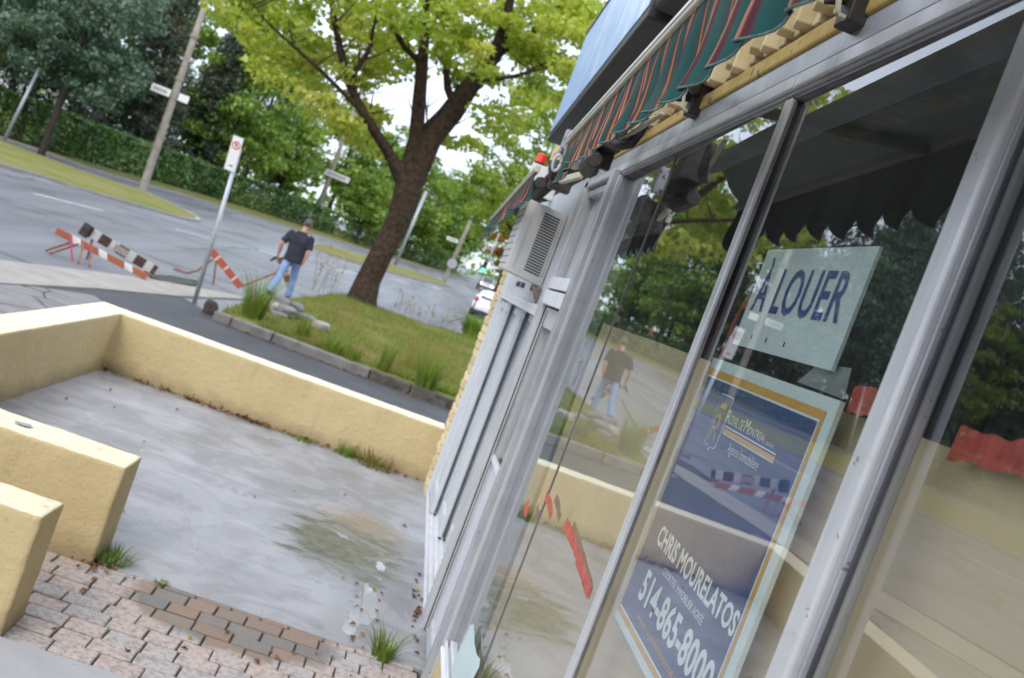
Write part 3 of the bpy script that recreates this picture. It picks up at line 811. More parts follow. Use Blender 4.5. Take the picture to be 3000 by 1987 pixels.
tape('upright strip of red tape with a curled top, left of the rent sign', [(2.085, 1.765), (2.085, 1.80), (2.082, 1.85), (2.072, 1.885), (2.055, 1.90), (2.035, 1.897)], .026)
tape('short piece of red tape on the paper edge, right of the poster corner', [(1.42, 1.775), (1.395, 1.778), (1.35, 1.782), (1.325, 1.78)], .045)
tape('thin red tape sliver beside the thick post, on its near side', [(1.225, 1.755), (1.222, 1.785), (1.228, 1.80)], .012)
tape('big crumpled piece of red tape on the paper edge in the nearest pane', [(1.115, 1.766), (1.06, 1.768), (1.0, 1.772), (.93, 1.778), (.93, 1.778), (.88, 1.772)], .038, rag=.4)
tape('small red tape scrap on the paper edge in the far pane', [(2.80, 1.777), (2.77, 1.783), (2.735, 1.777)], .024)
tape('small red tape scrap farthest along the paper edge', [(3.36, 1.780), (3.31, 1.787), (3.27, 1.78)], .022)
tape('long slanting strip of red tape with black marks low on the glass', [(2.68, 1.203), (2.55, 1.197), (2.4, 1.186), (2.27, 1.176), (2.19, 1.170)], .030, .590)
tape('torn red sticker above the slanting tape on the glass', [(3.10, 1.183), (3.0, 1.180), (2.90, 1.163)], .028, .590)
tape('faint red tape remnant near the silicone joint', [(3.38, 1.08), (3.33, 1.06), (3.28, 1.075)], .035, .590)
h = MB(); h.add([(.640, 1.62, 1.775), (.640, 1.425, 1.772), (.640, 1.440, 1.82), (.640, 1.56, 1.815), (.6408, 1.62, 1.775), (.6408, 1.425, 1.772), (.6408, 1.440, 1.82), (.6408, 1.56, 1.815)], [(0, 1, 2, 3), (7, 6, 5, 4), (0, 3, 7, 4), (1, 5, 6, 2), (0, 4, 5, 1), (2, 6, 7, 3)])
tag(h.build('plastic_flap', simple('grey_plastic', (.20, .22, .21), (.32, .34, .33), 12, .3)), 'torn grey plastic flap between the rent sign and the poster', 'plastic')
h = MB()
pts = [(3.68, .33), (3.62, .53), (3.56, .555), (3.40, .545), (3.27, .555), (3.20, .575), (3.16, .56), (3.23, .42), (3.25, .33)]
h.add([(.5985, a, b) for a, b in pts] + [(.5970, a, b) for a, b in pts], [tuple(range(9)), tuple(reversed(range(9, 18)))] + [(i, i + 9, (i + 1) % 9 + 9, (i + 1) % 9) for i in range(9)])
tag(h.build('glass_patch', simple('pale_film', (.50, .62, .62), (.58, .70, .70), 5, .3)), 'torn pale cyan film stuck at the bottom corner of the far pane', 'film')
# ------------------------------------------------------------------ sign box
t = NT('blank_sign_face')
b = t.ramp(t.noise(5, 6, .65, t.map((1, 3.0, .6), (R(12), 0, 0))), [(.32, (.24, .41, .80)), (.54, (.40, .57, .92)), (.66, (.80, .86, .97))])  # blue tones stand in for reflected sky; pale streaks are peeled film
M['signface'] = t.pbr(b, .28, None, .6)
M['black_paint'] = simple('black_paint', (.010, .010, .012), (.028, .027, .028), 6, .5, .4, spots=(30, .72, (.06, .055, .05)))
sb = thing('sign_box', 'long black sign box with blank weathered face painted with blue sky reflection above the striped awning', 'sign box', (.48, 4.6, 2.7))
def zb(yv): return 2.657 + (5.93 - yv) * .0437
def hexa(x0, x1, y0, y1, z00, z01, z1):
    return MB().add([(x0, y0, z00), (x1, y0, z00), (x1, y1, z01), (x0, y1, z01), (x0, y0, z1), (x1, y0, z1), (x1, y1, z1), (x0, y1, z1)],
                    [(0, 3, 2, 1), (4, 5, 6, 7), (0, 1, 5, 4), (1, 2, 6, 5), (2, 3, 7, 6), (3, 0, 4, 7)])
hexa(.384, .575, 3.37, 5.96, zb(3.37), zb(5.96), 3.34).build('box_body', M['black_paint'], sb, bevel=.006)
hexa(.390, .575, -.5, 3.35, zb(3.35) + .02, zb(3.35) + .02, 3.5).build('box_extension', M['black_paint'], sb, bevel=.02)
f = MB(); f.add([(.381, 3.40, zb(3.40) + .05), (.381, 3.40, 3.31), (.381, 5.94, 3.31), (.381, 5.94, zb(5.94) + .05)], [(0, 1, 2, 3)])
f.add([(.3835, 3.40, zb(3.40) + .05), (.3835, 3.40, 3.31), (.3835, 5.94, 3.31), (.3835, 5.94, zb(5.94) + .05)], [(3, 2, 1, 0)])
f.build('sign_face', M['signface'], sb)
f = MB(); f.box(.376, .3835, 3.38, 5.96, 3.311, 3.335)
f.build('face_frame', M['black_paint'], sb)

# ------------------------------------------------------------------ awnings
def stripes(name, period, w0):
    t = NT(name)
    y = t.xyz()[1]
    fr = t.math('FRACT', t.math('DIVIDE', y, period))
    g1, g2 = (.010, .060, .055), (.014, .075, .068)
    mar, org, lit = (.075, .014, .020), (.33, .125, .06), (.42, .33, .25)
    col = t.ramp(fr, [(0, g1), (.18, g2), (.25, mar), (.33, mar), (.35, org), (.40, org), (.41, lit), (.425, lit), (.435, mar), (.47, mar), (.485, org), (.53, org), (.55, mar), (.62, g1), (.76, g2), (.80, mar), (.82, org), (.855, org), (.87, mar), (.92, g1)])
    col = t.mix(t.ramp(t.noise(6, 5), [(.5, 0.0), (.8, .3)]), col, (.16, .15, .12))
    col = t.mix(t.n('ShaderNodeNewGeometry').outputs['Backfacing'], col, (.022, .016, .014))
    d = t.n('ShaderNodeBsdfPrincipled', {'Base Color': col, 'Roughness': .8, 'Specular IOR Level': .2, 'Normal': t.bump(t.noise(300, 2), .15, .001)}).outputs[0]
    tr = t.n('ShaderNodeBsdfTranslucent', {'Color': col}).outputs[0]
    return t.out(t.n('ShaderNodeMixShader', {0: .12, 1: d, 2: tr}).outputs[0])
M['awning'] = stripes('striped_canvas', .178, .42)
M['piping'] = simple('green_piping', (.05, .11, .105), (.13, .21, .20), 60, .8, .2)
M['bar'] = simple('cream_bar', (.44, .41, .30), (.58, .55, .43), 9, .45, .4, spots=(40, .7, (.35, .33, .27)))
M['canvas_under'] = simple('canvas_underside', (.28, .33, .32), (.36, .41, .39), 3, .85, .15)

def awning(label, y0, y1, xv, zbar, zlow, lam, amp, fold, with_top=True, seed=0):
    a = thing('awning', label, 'awning', (xv, (y0 + y1) / 2, zlow((y0 + y1) / 2)), group='striped shop awnings')
    n = int((y1 - y0) / .0075)
    top, bot, rows = [], [], 6
    V, Fq, edge = [], [], []
    for i in range(n + 1):
        y = y0 + (y1 - y0) * i / n
        ph = (y + .035 * math.sin(y * 3.1 + seed)) / lam
        fr = ph - math.floor(ph)
        k = 1 - abs(2 * fr - 1)
        lift = amp * (1 - math.sqrt(max(0, 1 - (1 - k) ** 1.7)))
        lift *= .75 + .5 * noise.noise((math.floor(ph) * 3.7, seed, 0))
        zl = zlow(y) + lift + .012 * noise.noise((y * 2.2, seed + 5, 0))
        for j in range(rows + 1):
            q = j / rows
            x = xv - .002 + fold * q ** 1.3 * (math.sin(2 * math.pi * ph + 1.0) * .55 + 1.2 * noise.noise((y * 3.2, q * .9, seed)))
            V.append((x, y, zbar(y) + (zl - zbar(y)) * q))
        edge.append(V[-1])
    for i in range(n):
        for j in range(rows):
            b = i * (rows + 1) + j
            Fq.append((b, b + rows + 1, b + rows + 2, b + 1))
    mb = MB().add(V, Fq)
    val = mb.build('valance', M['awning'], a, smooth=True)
    MB().tube(edge[::2], .0022, 5).build('piping', M['piping'], val, smooth=True)
    b = MB(); b.bar((xv, y0 - .01, zbar(y0) + .012), (xv, y1 + .015, zbar(y1) + .012), .024, .034)
    fb_ = b.build('front_bar', M['bar'], a, bevel=.004)
    b = MB(); b.bar((xv - .0135, y0, zbar(y0) + .012), (xv - .0135, y1, zbar(y1) + .012), .003, .010)
    b.build('bar_groove', M['alu_light'], fb_)
    if with_top:
        xr, zr = xv + .115, lambda y: 2.425 + (zbar(y) - 2.33) * .5
        m = 24; mb = MB()
        for i in range(m):
            ya, yb2 = y0 + .03 + (y1 - y0 - .06) * i / m, y0 + .03 + (y1 - y0 - .06) * (i + 1) / m
            sg = lambda y, q: -.015 * math.sin(q * math.pi) + .004 * noise.noise((y * 3, q, 0))
            prev = None
            for q in range(5):
                qa, qb = q / 5, (q + 1) / 5
                P_ = lambda y, q_: (xv + .012 + (xr - xv - .012) * q_, y, zbar(y) + .02 + (zr(y) - zbar(y) - .02) * q_ + sg(y, q_))
                mb.add([P_(ya, qa), P_(yb2, qa), P_(yb2, qb), P_(ya, qb)], [(0, 1, 2, 3)])
        mb.build('canvas', M['canvas_under'], a, smooth=True)
        mb = MB(); mb.tube([(xr + .025, y0 + .02, zr(y0) - .005), (xr + .025, y1 - .02, zr(y1) - .005)], .030, 16)
        mb.build('roller_tube', M['canvas_under'], a, smooth=True)
        for k, (ys_, ye) in enumerate(((y0 + .35, y0 + 1.35), (y1 - .45, y1 - 1.35))):
            mb = MB(); mb.tube([(.56, ys_, 2.50), (.44, (ys_ + ye) / 2, 2.42), (xv + .02, ye, zbar(ye) - .005)], [.018, .016, .014], 8)
            mb.build('folding_arm', M['dark'], a, smooth=True)
    return a

zbar1 = lambda y: 2.290 + .0438 * (3.43 - y)
zlow1 = lambda y: 2.164 - (.04 if y > 3.15 else 0) * (y - 3.15) / .3
aw = awning('near striped green and orange awning with scalloped valance, rolled up over the shop window', -1.2, 3.43, .293, zbar1, zlow1, .170, .058, .024)
def bracket(y, root):
    b = MB()
    b.bar((.578, y + .03, 2.50), (.50, y + .03, 2.47), .012, .05); b.box(.545, .60, y - .015, y + .05, 2.42, 2.52)
    br = b.build('bracket', M['dark'], root, bevel=.004)
    b = MB(); b.bar((.520, y, 2.52), (.520, y, 2.465), .014, .008, (1, 0, 0)); b.bar((.520, y, 2.465), (.530, y, 2.428), .014, .008, (1, 0, 0)); b.bar((.530, y, 2.428), (.568, y, 2.424), .014, .008)
    b.build('bracket_strap', M['bar'], br, bevel=.002)
    return br
for yb_ in (1.80, 2.93, .55): bracket(yb_, aw)
b = MB()
b.tube([(.42, 3.52, 2.45), (.425, 3.50, 2.385), (.435, 3.46, 2.352), (.455, 3.40, 2.340), (.48, 3.33, 2.352), (.49, 3.29, 2.385), (.495, 3.26, 2.43)], [.015, .016, .018, .018, .018, .016, .014], 10)
b.build('arm_elbow', M['dark'], aw, smooth=True)
b = MB(); b.bar((.455, 3.40, 2.36), (.50, 3.05, 2.42), .016, .010)
b.build('lower_arm', M['bar'], aw, bevel=.003)
# mechanism at the far end of the near awning
b = MB(); b.box(.40, .50, 3.64, 3.75, 2.36, 2.52); b.box(.39, .50, 3.75, 3.80, 2.30, 2.42)
b.tube([(.42, 3.62, 2.30), (.43, 3.80, 2.29), (.46, 3.95, 2.31)], [.03, .04, .03], 10)
b.build('gear_box', M['dark'], aw, bevel=.006)
b = MB(); b.box(.345, .46, 4.38, 4.41, 2.375, 2.50)
pl = b.build('end_plate', simple('spotted_plate', (.25, .26, .30), (.36, .37, .42), 12, .5, .4, .2, spots=(30, .55, (.05, .045, .045))), aw, bevel=.012)
b = MB(); b.tube([(.352 + .016 * math.cos(q), 4.33, 2.335 + .036 * math.sin(q)) for q in np.linspace(0, 2 * math.pi, 20)], .007, 8)
b.build('crank_loop', M['alu'], aw, smooth=True)
b = MB(); b.tube([(.34, 4.45, 2.31), (.40, 4.45, 2.335)], .045, 12); b.box(.36, .46, 4.44, 4.52, 2.24, 2.35)
b.tube([(.335, 4.6, 2.26), (.36, 5.2, 2.25)], [.03, .02], 8)
b.build('motor_cover', M['dark'], aw, bevel=.006)
b = MB(); b.bar((.395, 4.30, 2.268), (.43, 3.95, 2.275), .02, .028)
b.build('stay_bar', M['bar'], aw, bevel=.003)
zbar2 = lambda y: 2.305 - .042 * (y - 4.6)
aw2 = awning('far striped green awning hanging beside the air conditioner, valance drooping at its end', 4.62, 7.5, .300, zbar2, lambda y: 2.16 - .028 * (y - 4.6) - .03 * max(0, y - 6.6), .19, .06, .03, False, 3)
b = MB(); b.tube([(.42, 4.7, 2.36), (.42, 6.8, 2.27)], .04, 12)
b.build('roller_tube', M['dark'], aw2, smooth=True)
for ya in (5.2, 6.6):
    b = MB(); b.bar((.30, ya, zbar2(ya)), (.60, ya + .1, zbar2(ya) + .21), .02, .03)
    b.build('support_arm', M['dark'], aw2)

# ------------------------------------------------------------------ air conditioner and alarm
M['ac'] = simple('beige_enamel', (.50, .50, .48), (.58, .575, .55), 3, .45, .4, spots=(30, .74, (.36, .34, .3)))
ac = thing('air_conditioner', 'beige box air conditioner with louvred side sticking out above the sliding door', 'air conditioner', (.48, 5.6, 1.85))
ac.rotation_euler = (0, 0, 0)
b = MB()
vs = [(.372, 5.42, 1.842), (.597, 5.40, 1.822), (.597, 5.96, 1.83), (.372, 5.96, 1.85), (.372, 5.42, 2.250), (.597, 5.40, 2.236), (.597, 5.96, 2.24), (.372, 5.96, 2.255)]
b.add(vs, [(0, 3, 2, 1), (4, 5, 6, 7), (0, 1, 5, 4), (1, 2, 6, 5), (2, 3, 7, 6), (3, 0, 4, 7)])
b.build('casing', M['ac'], ac, bevel=.008, seg=3)
yf = lambda x: 5.42 - (x - .372) / .225 * .02 - .0015
b = MB(); n_ = 22
for k in range(n_):
    za = 1.868 + k * (.338 / n_); c0 = .002 * 0
    zt = lambda x: za + (.597 - x) * .085
    x0, x1 = .474, .566
    hh = .0085
    b.add([(x0, yf(x0), zt(x0)), (x1, yf(x1), zt(x1)), (x1, yf(x1), zt(x1) + hh), (x0, yf(x0), zt(x0) + hh)], [(0, 1, 2, 3)])
b.build('louvres', M['gasket'], ac)
b = MB()
for k in range(24):
    za = 1.875 + k * .0142; x0 = .577
    b.add([(x0, yf(x0), za), (x0 + .005, yf(x0), za), (x0 + .005, yf(x0), za + .006), (x0, yf(x0), za + .006)], [(0, 1, 2, 3)])
b.build('vent_holes', M['gasket'], ac)
b = MB(); b.box(.408, .4105, 5.4135, 5.4205, 1.87, 2.21); b.box(.418, .4205, 5.4125, 5.4195, 1.87, 2.21)
b.build('pressed_rib', M['ac'], ac)
b = MB()
for k in range(9):
    za = 1.88 + k * .04
    b.box(.3705, .3725, 5.46, 5.94, za, za + .004)
b.build('rear_fin', M['dark'], ac)
b = MB(); b.tube([(.448, 5.4165, 1.868), (.448, 5.4105, 1.868)], .008, 12)
b.build('screw_cap', M['ac'], ac, smooth=False)
b = MB(); b.prism([(.54, 0), (.597, 0), (.597, .1)], 0, .03)
b.v = [(q[0], 5.34 + q[2], 1.815 - q[1] * (1.0 if q[0] > .55 else 1)) for q in b.v]
b.build('support_bracket', simple('rusty_bracket', (.16, .12, .08), (.26, .22, .17), 30, .8), ac)
al = thing('alarm_light', 'small red alarm lamp on a white box on the wall above the far awning', 'alarm light', (.43, 6.7, 2.5))
b = MB(); b.tube([(.437, 6.7, 2.612), (.437, 6.7, 2.675)], [.036, .034], 16)
b.build('lamp_cap', simple('red_lens', (.75, .03, .02), (.85, .05, .03), 9, .25, .6), al, bevel=.006)
b = MB(); b.tube([(.437, 6.7, 2.600), (.437, 6.7, 2.6115)], .037, 16)
b.build('lamp_collar', M['dark'], al)
b = MB(); b.box(.395, .60, 6.66, 6.75, 2.40, 2.5995)
b.build('alarm_box', M['white_trim'], al, bevel=.006)
# ------------------------------------------------------------------ vegetation
def leaf_cards(C, size, up=.35, fold=.25, aspect=.62):
    """C: (N,3) leaf centres -> rhombic two-triangle leaves, random tilt."""
    n = len(C)
    nr = rng.normal(size=(n, 3)); nr[:, 2] += up * 3; nr /= np.linalg.norm(nr, axis=1, keepdims=True)
    a = rng.normal(size=(n, 3)); a -= nr * (a * nr).sum(1, keepdims=True); a /= np.linalg.norm(a, axis=1, keepdims=True)
    b = np.cross(nr, a)
    s = (size * rng.uniform(.65, 1.3, n))[:, None]
    V = np.empty((n, 4, 3))
    V[:, 0] = C - a * s * .5; V[:, 2] = C + a * s * .5
    V[:, 1] = C + b * s * aspect * .5 + nr * s * fold * .5 + a * s * .05; V[:, 3] = C - b * s * aspect * .5 + nr * s * fold * .5 + a * s * .05
    return V.reshape(-1, 3), np.arange(n * 4).reshape(n, 4)
def clumps(centers, per, rad, flat=.6):
    out = []
    for c, p, r in zip(centers, per, rad):
        d = rng.normal(size=(p, 3)); d /= np.linalg.norm(d, axis=1, keepdims=True)
        q = d * (rng.uniform(.05, 1, p) ** .5)[:, None] * r * np.array([1, 1, flat])
        out.append(q + np.array(c))
    return np.concatenate(out)
def in_ellipsoids(els, n, shell=.5):
    w = np.array([e[3] * e[4] * e[5] for e in els]) ** .67; w /= w.sum(); out = []
    for e, k in zip(els, rng.multinomial(n, w)):
        d = rng.normal(size=(k, 3)); d /= np.linalg.norm(d, axis=1, keepdims=True)
        r = rng.uniform(shell ** 2, 1, k) ** .5
        out.append(np.array(e[:3]) + d * r[:, None] * np.array(e[3:6]))
    return np.concatenate(out)
def crown_obj(name, els, nc, per, rad, leaf, mat, root, flat=.6, up=.35, extra=None, shell=.5, keep=None):
    c = in_ellipsoids(els, nc, shell)
    if extra is not None: c = np.concatenate([c, np.array(extra)])
    if keep is not None: c = np.array([q for q in c if keep(q)])
    k = len(c)
    P = clumps(c, rng.integers(int(per * .6), int(per * 1.4), k), rng.uniform(rad * .6, rad * 1.35, k), flat)
    V, Fc = leaf_cards(P, leaf, up)
    return link(name, np_mesh(name, V, Fc), mat, root)

M['bark'] = simple('maple_bark', (.028, .019, .013), (.085, .060, .043), 9, .95, .1, bump=1.0, bscale=14, bd=.05)
M['bark2'] = simple('dark_bark', (.025, .020, .016), (.07, .058, .048), 8, .95, .1, bump=.8, bscale=18, bd=.04)
M['maple'] = foliage('maple_leaves', [(0.171, 0.283, 0.032), (0.377, 0.480, 0.065), (0.560, 0.603, 0.096), (0.669, 0.640, 0.161)], .33, .55, .45, .04)
M['green'] = foliage('green_leaves', [(0.076, 0.145, 0.029), (0.164, 0.281, 0.045), (0.307, 0.442, 0.070), (0.461, 0.545, 0.101)], .25, .4, .5, .05)
M['bluegreen'] = foliage('blue_green_leaves', [(0.031, 0.070, 0.041), (0.078, 0.149, 0.086), (0.149, 0.234, 0.156), (0.250, 0.328, 0.234)], .3, .3, .6, .05)
M['spruce'] = foliage('spruce_needles', [(0.023, 0.043, 0.026), (0.052, 0.085, 0.048), (0.114, 0.122, 0.073), (0.195, 0.146, 0.098)], .35, .15, .6, .06)
M['yellowgreen'] = foliage('yellow_green_leaves', [(0.135, 0.225, 0.022), (0.255, 0.360, 0.038), (0.390, 0.450, 0.053)], .3, .45, .5, .05)
M['orange_leaf'] = foliage('orange_leaves', [(.22, .11, .02), (.36, .18, .03), (.40, .26, .04)], .4, .4, .6, .04)
M['hedge'] = foliage('hedge_leaves', [(0.033, 0.081, 0.025), (0.081, 0.170, 0.046), (0.163, 0.293, 0.073), (0.308, 0.423, 0.130)], .5, .3, .6, .06)
M['blade'] = foliage('grass_blades', [(0.104, 0.176, 0.014), (0.176, 0.304, 0.024), (0.264, 0.384, 0.040)], .8, .45, .7, .04)
M['blade_mix'] = foliage('mixed_blades', [(.26, .20, .07), (.15, .20, .025), (.16, .28, .03), (.26, .38, .05)], 2.5, .45, .9, .03)
M['dry'] = foliage('dry_grass', [(.16, .15, .03), (.26, .20, .06), (.20, .24, .04)], .9, .4, .7, .03)
M['straw'] = foliage('straw_stems', [(.28, .20, .11), (.38, .29, .17)], .9, .3, .7, .03)

# big maple at the edge of the island
mp = thing('maple_tree', 'big maple with forked trunk and yellow-green leaves on the grass island', 'tree', (-1.33, 26, 0))
b = MB()
b.tube([(-1.36, 26, -.25), (-1.36, 26, -.05), (-1.39, 26, .25), (-1.40, 26, .7), (-1.31, 26, 1.55), (-1.21, 26, 2.5), (-1.24, 26, 3.2), (-1.32, 26, 3.75), (-1.34, 26, 4.1)], [.60, .48, .385, .325, .30, .305, .36, .30, .16], 22)
limbs = [([(-1.40, 26.0, 3.35), (-1.99, 25.8, 3.91), (-2.44, 25.5, 4.23), (-2.88, 25.2, 4.56), (-3.46, 25.0, 5.11), (-3.9, 24.8, 5.78), (-4.29, 24.6, 6.45), (-4.9, 24.3, 7.6)], [.24, .17, .15, .14, .125, .11, .09, .05]),
 ([(-1.32, 26.0, 3.5), (-1.52, 26.2, 4.56), (-1.82, 26.3, 5.64), (-2.09, 26.4, 6.62), (-2.37, 26.5, 7.6), (-2.69, 26.5, 8.65), (-3.1, 26.6, 10)], [.34, .22, .20, .17, .13, .10, .05]),
 ([(-1.22, 26.0, 3.5), (-1.11, 25.9, 4.68), (-.81, 25.8, 5.46), (-.62, 25.6, 6.34), (-.35, 25.4, 7.15), (-.37, 25.2, 7.95), (-.57, 25.0, 9.05), (-.4, 24.8, 10.2)], [.36, .29, .26, .25, .22, .15, .10, .05]),
 ([(-.78, 25.8, 5.55), (-1.19, 26.0, 6.01), (-1.46, 26.2, 6.59), (-1.95, 26.5, 7.29), (-2.39, 26.8, 8.14)], [.13, .12, .10, .08, .05]),
 ([(-2.09, 26.4, 6.44), (-2.57, 26.0, 6.58), (-3.03, 25.7, 6.9), (-3.52, 25.4, 7.2), (-4.3, 25, 8.0)], [.10, .09, .08, .07, .04]),
 ([(-.36, 25.4, 7.1), (.12, 25.6, 7.66), (.59, 26.0, 8.41), (.89, 26.0, 8.88), (1.5, 26.2, 9.6)], [.12, .10, .08, .06, .04]),
 ([(-3.46, 25.0, 5.11), (-3.2, 24.6, 5.9), (-3.3, 24.4, 6.8)], [.09, .08, .05]),
 ([(-2.88, 25.2, 4.56), (-4.0, 24.2, 5.0), (-5.4, 23.6, 5.5), (-6.6, 23.4, 6.2)], [.08, .07, .05, .03]),
 ([(-.62, 25.6, 6.34), (.3, 24.8, 6.7), (1.2, 24.4, 7.3)], [.09, .07, .03]),
 ([(-1.52, 26.2, 4.56), (-1.2, 27.4, 5.6), (-.9, 28.6, 7.0)], [.14, .11, .06])]
for p, r in limbs: b.tube(p, [q * .92 for q in r], 12)
organic(b, 'trunk', M['bark'], mp, .055, 2)
tw = MB()
for p, r in limbs:
    for i in range(1, len(p)):
        for _ in range(3):
            a = Vector(p[i - 1]).lerp(Vector(p[i]), rnd.random()); d = Vector((rnd.uniform(-1, 1), rnd.uniform(-1, 1), rnd.uniform(.1, 1))).normalized()
            L_ = rnd.uniform(.5, 1.3)
            tw.tube([a, a + d * L_ * .5 + Vector((0, 0, .05)), a + d * L_ + Vector((0, 0, .2))], [.025, .017, .006], 5)
cp = [(-7.06, 5.83), (-6.52, 5.59), (-5.95, 5.24), (-5.28, 4.74), (-5.0, 5.15), (-4.55, 4.62), (-4.0, 4.37), (-3.44, 4.12), (-2.8, 3.96), (-2.92, 4.81), (-2.94, 5.85), (-4.31, 5.77), (-3.92, 6.62), (-3.19, 7.14), (-2.5, 7.18), (-1.25, 6.98), (-.77, 6.17), (-.71, 5.2), (-1.04, 8.0), (.01, 6.78), (-.17, 7.88), (.54, 7.57), (.69, 6.57), (.69, 8.45), (1.06, 9.07), (1.14, 7.58), (1.42, 8.74), (.06, 5.48), (.46, 5.89), (-5.63, 5.94), (-5.2, 6.34), (-6.2, 5.94), (-6.9, 6.6), (-4.8, 7.0), (-2.0, 7.6), (-3.6, 5.2), (-4.6, 5.5), (-5.6, 5.3), (-3.2, 6.4), (1.3, 6.8), (1.7, 7.6), (-.4, 4.75), (-6.0, 6.6), (-7.4, 6.3)]  # traced from image pixels at trunk depth, then spread along the line of sight
ex = []
for (cx, cz) in cp:
    for _ in range(3):
        dy = rnd.uniform(-2.6, 2.6); k = (26 + dy) / 26
        ex.append((cx * k + rnd.uniform(-.35, .35), 26 + dy, 1.75 + (cz - 1.75) * k + rnd.uniform(-.12, .3)))
def keep_limbs(q):
    """leave the bare fork of the big limbs open, as a maple's inner crown is"""
    k = 26 / q[1]; x_, z_ = q[0] * k, 1.75 + (q[2] - 1.75) * k  # clump projected through the camera to trunk depth, dropped if it hides limbs
    if -2.55 < x_ < -1.35 and z_ < 6.1: return False
    if -1.35 <= x_ < .1 and z_ < 4.4 + 1.55 * (x_ + 1.35) + .9 and z_ > 4.4 + 1.7 * (x_ + 1.35) - .9: return rnd.random() < .3 and q[1] > 26.4
    return z_ > 3.6
mcr = crown_obj('crown', [(-3.9, 26, 7.9, 6.4, 5.0, 2.0), (1.2, 26.5, 8.2, 1.9, 2.5, 1.5)], 165, 100, .58, .19, M['maple'], mp, .5, .3, ex, .3, keep_limbs)
bm = bmesh.new(); bm.from_mesh(mcr.data); n0 = len(bm.faces); vs_ = [bm.verts.new(p) for p in tw.v]
for f_ in tw.f:
    q_ = bm.faces.new([vs_[i] for i in f_]); q_.material_index = 1
bm.to_mesh(mcr.data); bm.free(); mcr.data.materials.append(M['bark'])

# background trees: four kinds built once, copied with their parts
def tree_kind(name, label, cat, els, nc, per, rad, leaf, mat, trunk_h, trunk_r, flat=.6, up=.35, bark='bark2', limbs=5, shell=.5, group=None):
    t_ = thing(name, label, cat, (0, 0, 0), group=group)
    b = MB(); top = max(e[2] for e in els)
    b.tube([(0, 0, -.3), (.02, 0, .2), (.05, .03, trunk_h), (.0, .05, top)], [trunk_r * 1.3, trunk_r, trunk_r * .8, trunk_r * .25], 10)
    for i in range(limbs):
        e = els[i % len(els)]; a = 2 * math.pi * i / max(1, limbs) + .5
        zs = trunk_h + (top - trunk_h) * rnd.uniform(0, .5)
        b.tube([(.03, .03, zs), (e[0] * .5 + math.cos(a) * e[3] * .4, e[1] * .5 + math.sin(a) * e[4] * .4, zs + 1.0), (e[0] + math.cos(a) * e[3] * .75, e[1] + math.sin(a) * e[4] * .75, zs + 1.9)], [trunk_r * .5, trunk_r * .32, trunk_r * .1], 7)
    b.build('trunk', M[bark], t_, smooth=True)
    crown_obj('crown', els, nc, per, rad, leaf, M[mat], t_, flat, up, None, shell)
    return t_
def put(k, x, y, s=1.0, rz=0.0, label=None, sz=None, first=False):
    sc = (s, s, sz or s)
    if first:
        k.location = (x, y, T(y)); k.rotation_euler = (0, 0, rz); k.scale = sc
        if label: k['label'] = label
        return k
    return dup(k, (x, y, T(y)), rz, label, sc)
GT = 'green maples behind the hedge'
green = tree_kind('green_tree', '', 'tree', [(0, 0, 6.6, 4.0, 4.0, 3.6), (1.8, -1.4, 4.6, 2.6, 2.6, 2.0), (-2.0, -1.2, 4.4, 2.6, 2.6, 1.9), (0, -2.2, 3.4, 2.4, 2.0, 1.5), (.4, .3, 9.4, 2.4, 2.4, 2.2)], 165, 75, .95, .34, 'green', 2.2, .22, .5, .4, group=GT)
dark = tree_kind('blue_green_tree', 'dusky blue-green tree with dark slim trunk on the median grass at the left', 'tree', [(-.6, 1.2, 5.6, 3.5, 3.2, 2.6), (1.4, .4, 4.4, 2.2, 2.2, 1.4), (-2.2, .4, 4.4, 2.0, 2.0, 1.4), (-.2, 1, 8, 3, 2.8, 2.2)], 190, 95, .65, .22, 'bluegreen', 3.0, .17, .7, .2)
put(dark, -18.6, 48.0, 1.0, .2, first=True)
spr = thing('spruce_tree', '', 'tree', group='dark spruces beyond the hedge')
b = MB(); b.tube([(0, 0, -.3), (0, 0, 6), (0, 0, 15.5)], [.3, .2, .03], 8); b.build('trunk', M['bark2'], spr, smooth=True)
C = []
for k in range(46):
    z_ = 1.2 + 14 * (k / 46) ** 1.0; rr = 3.1 * (1 - z_ / 16.3) ** .8 + .15
    nb = int(5 + rr * 3.2)
    for i in range(nb):
        a = rnd.uniform(0, 2 * math.pi)
        for q in (.35, .6, .82, 1.0):
            C.append((math.cos(a) * rr * q, math.sin(a) * rr * q, z_ - .35 * q * rr * .5 + rnd.uniform(-.1, .1)))
C = np.array(C); P = clumps(C, rng.integers(9, 19, len(C)), np.full(len(C), .42), .45)
V, Fc = leaf_cards(P, .26, -.1, .2, .35)
link('crown', np_mesh('spruce_crown', V, Fc), M['spruce'], spr)
put(spr, -22.0, 71, 1.0, 0, 'tall dark spruce straight behind the nearer utility pole', first=True)
for i, (x_, y_, s_, lb) in enumerate([(-25.5, 66, .92, 'dark brown-tinged spruce left of the tallest spruce, above the hedge'), (-29.0, 61, .95, 'dark spruce behind the blue-green tree at the left edge'), (-19.6, 78, .88, 'dark spruce tucked behind the bright green maples'), (-33.5, 57, .72, 'spruce mirrored in the nearest window pane, left of the street view'), (-38, 60, .8, 'spruce mirrored tallest in the nearest window pane'), (-30, 50, .62, 'short spruce mirrored under the sky in the nearest window pane')]):
    put(spr, x_, y_, s_, i * 1.3, lb)
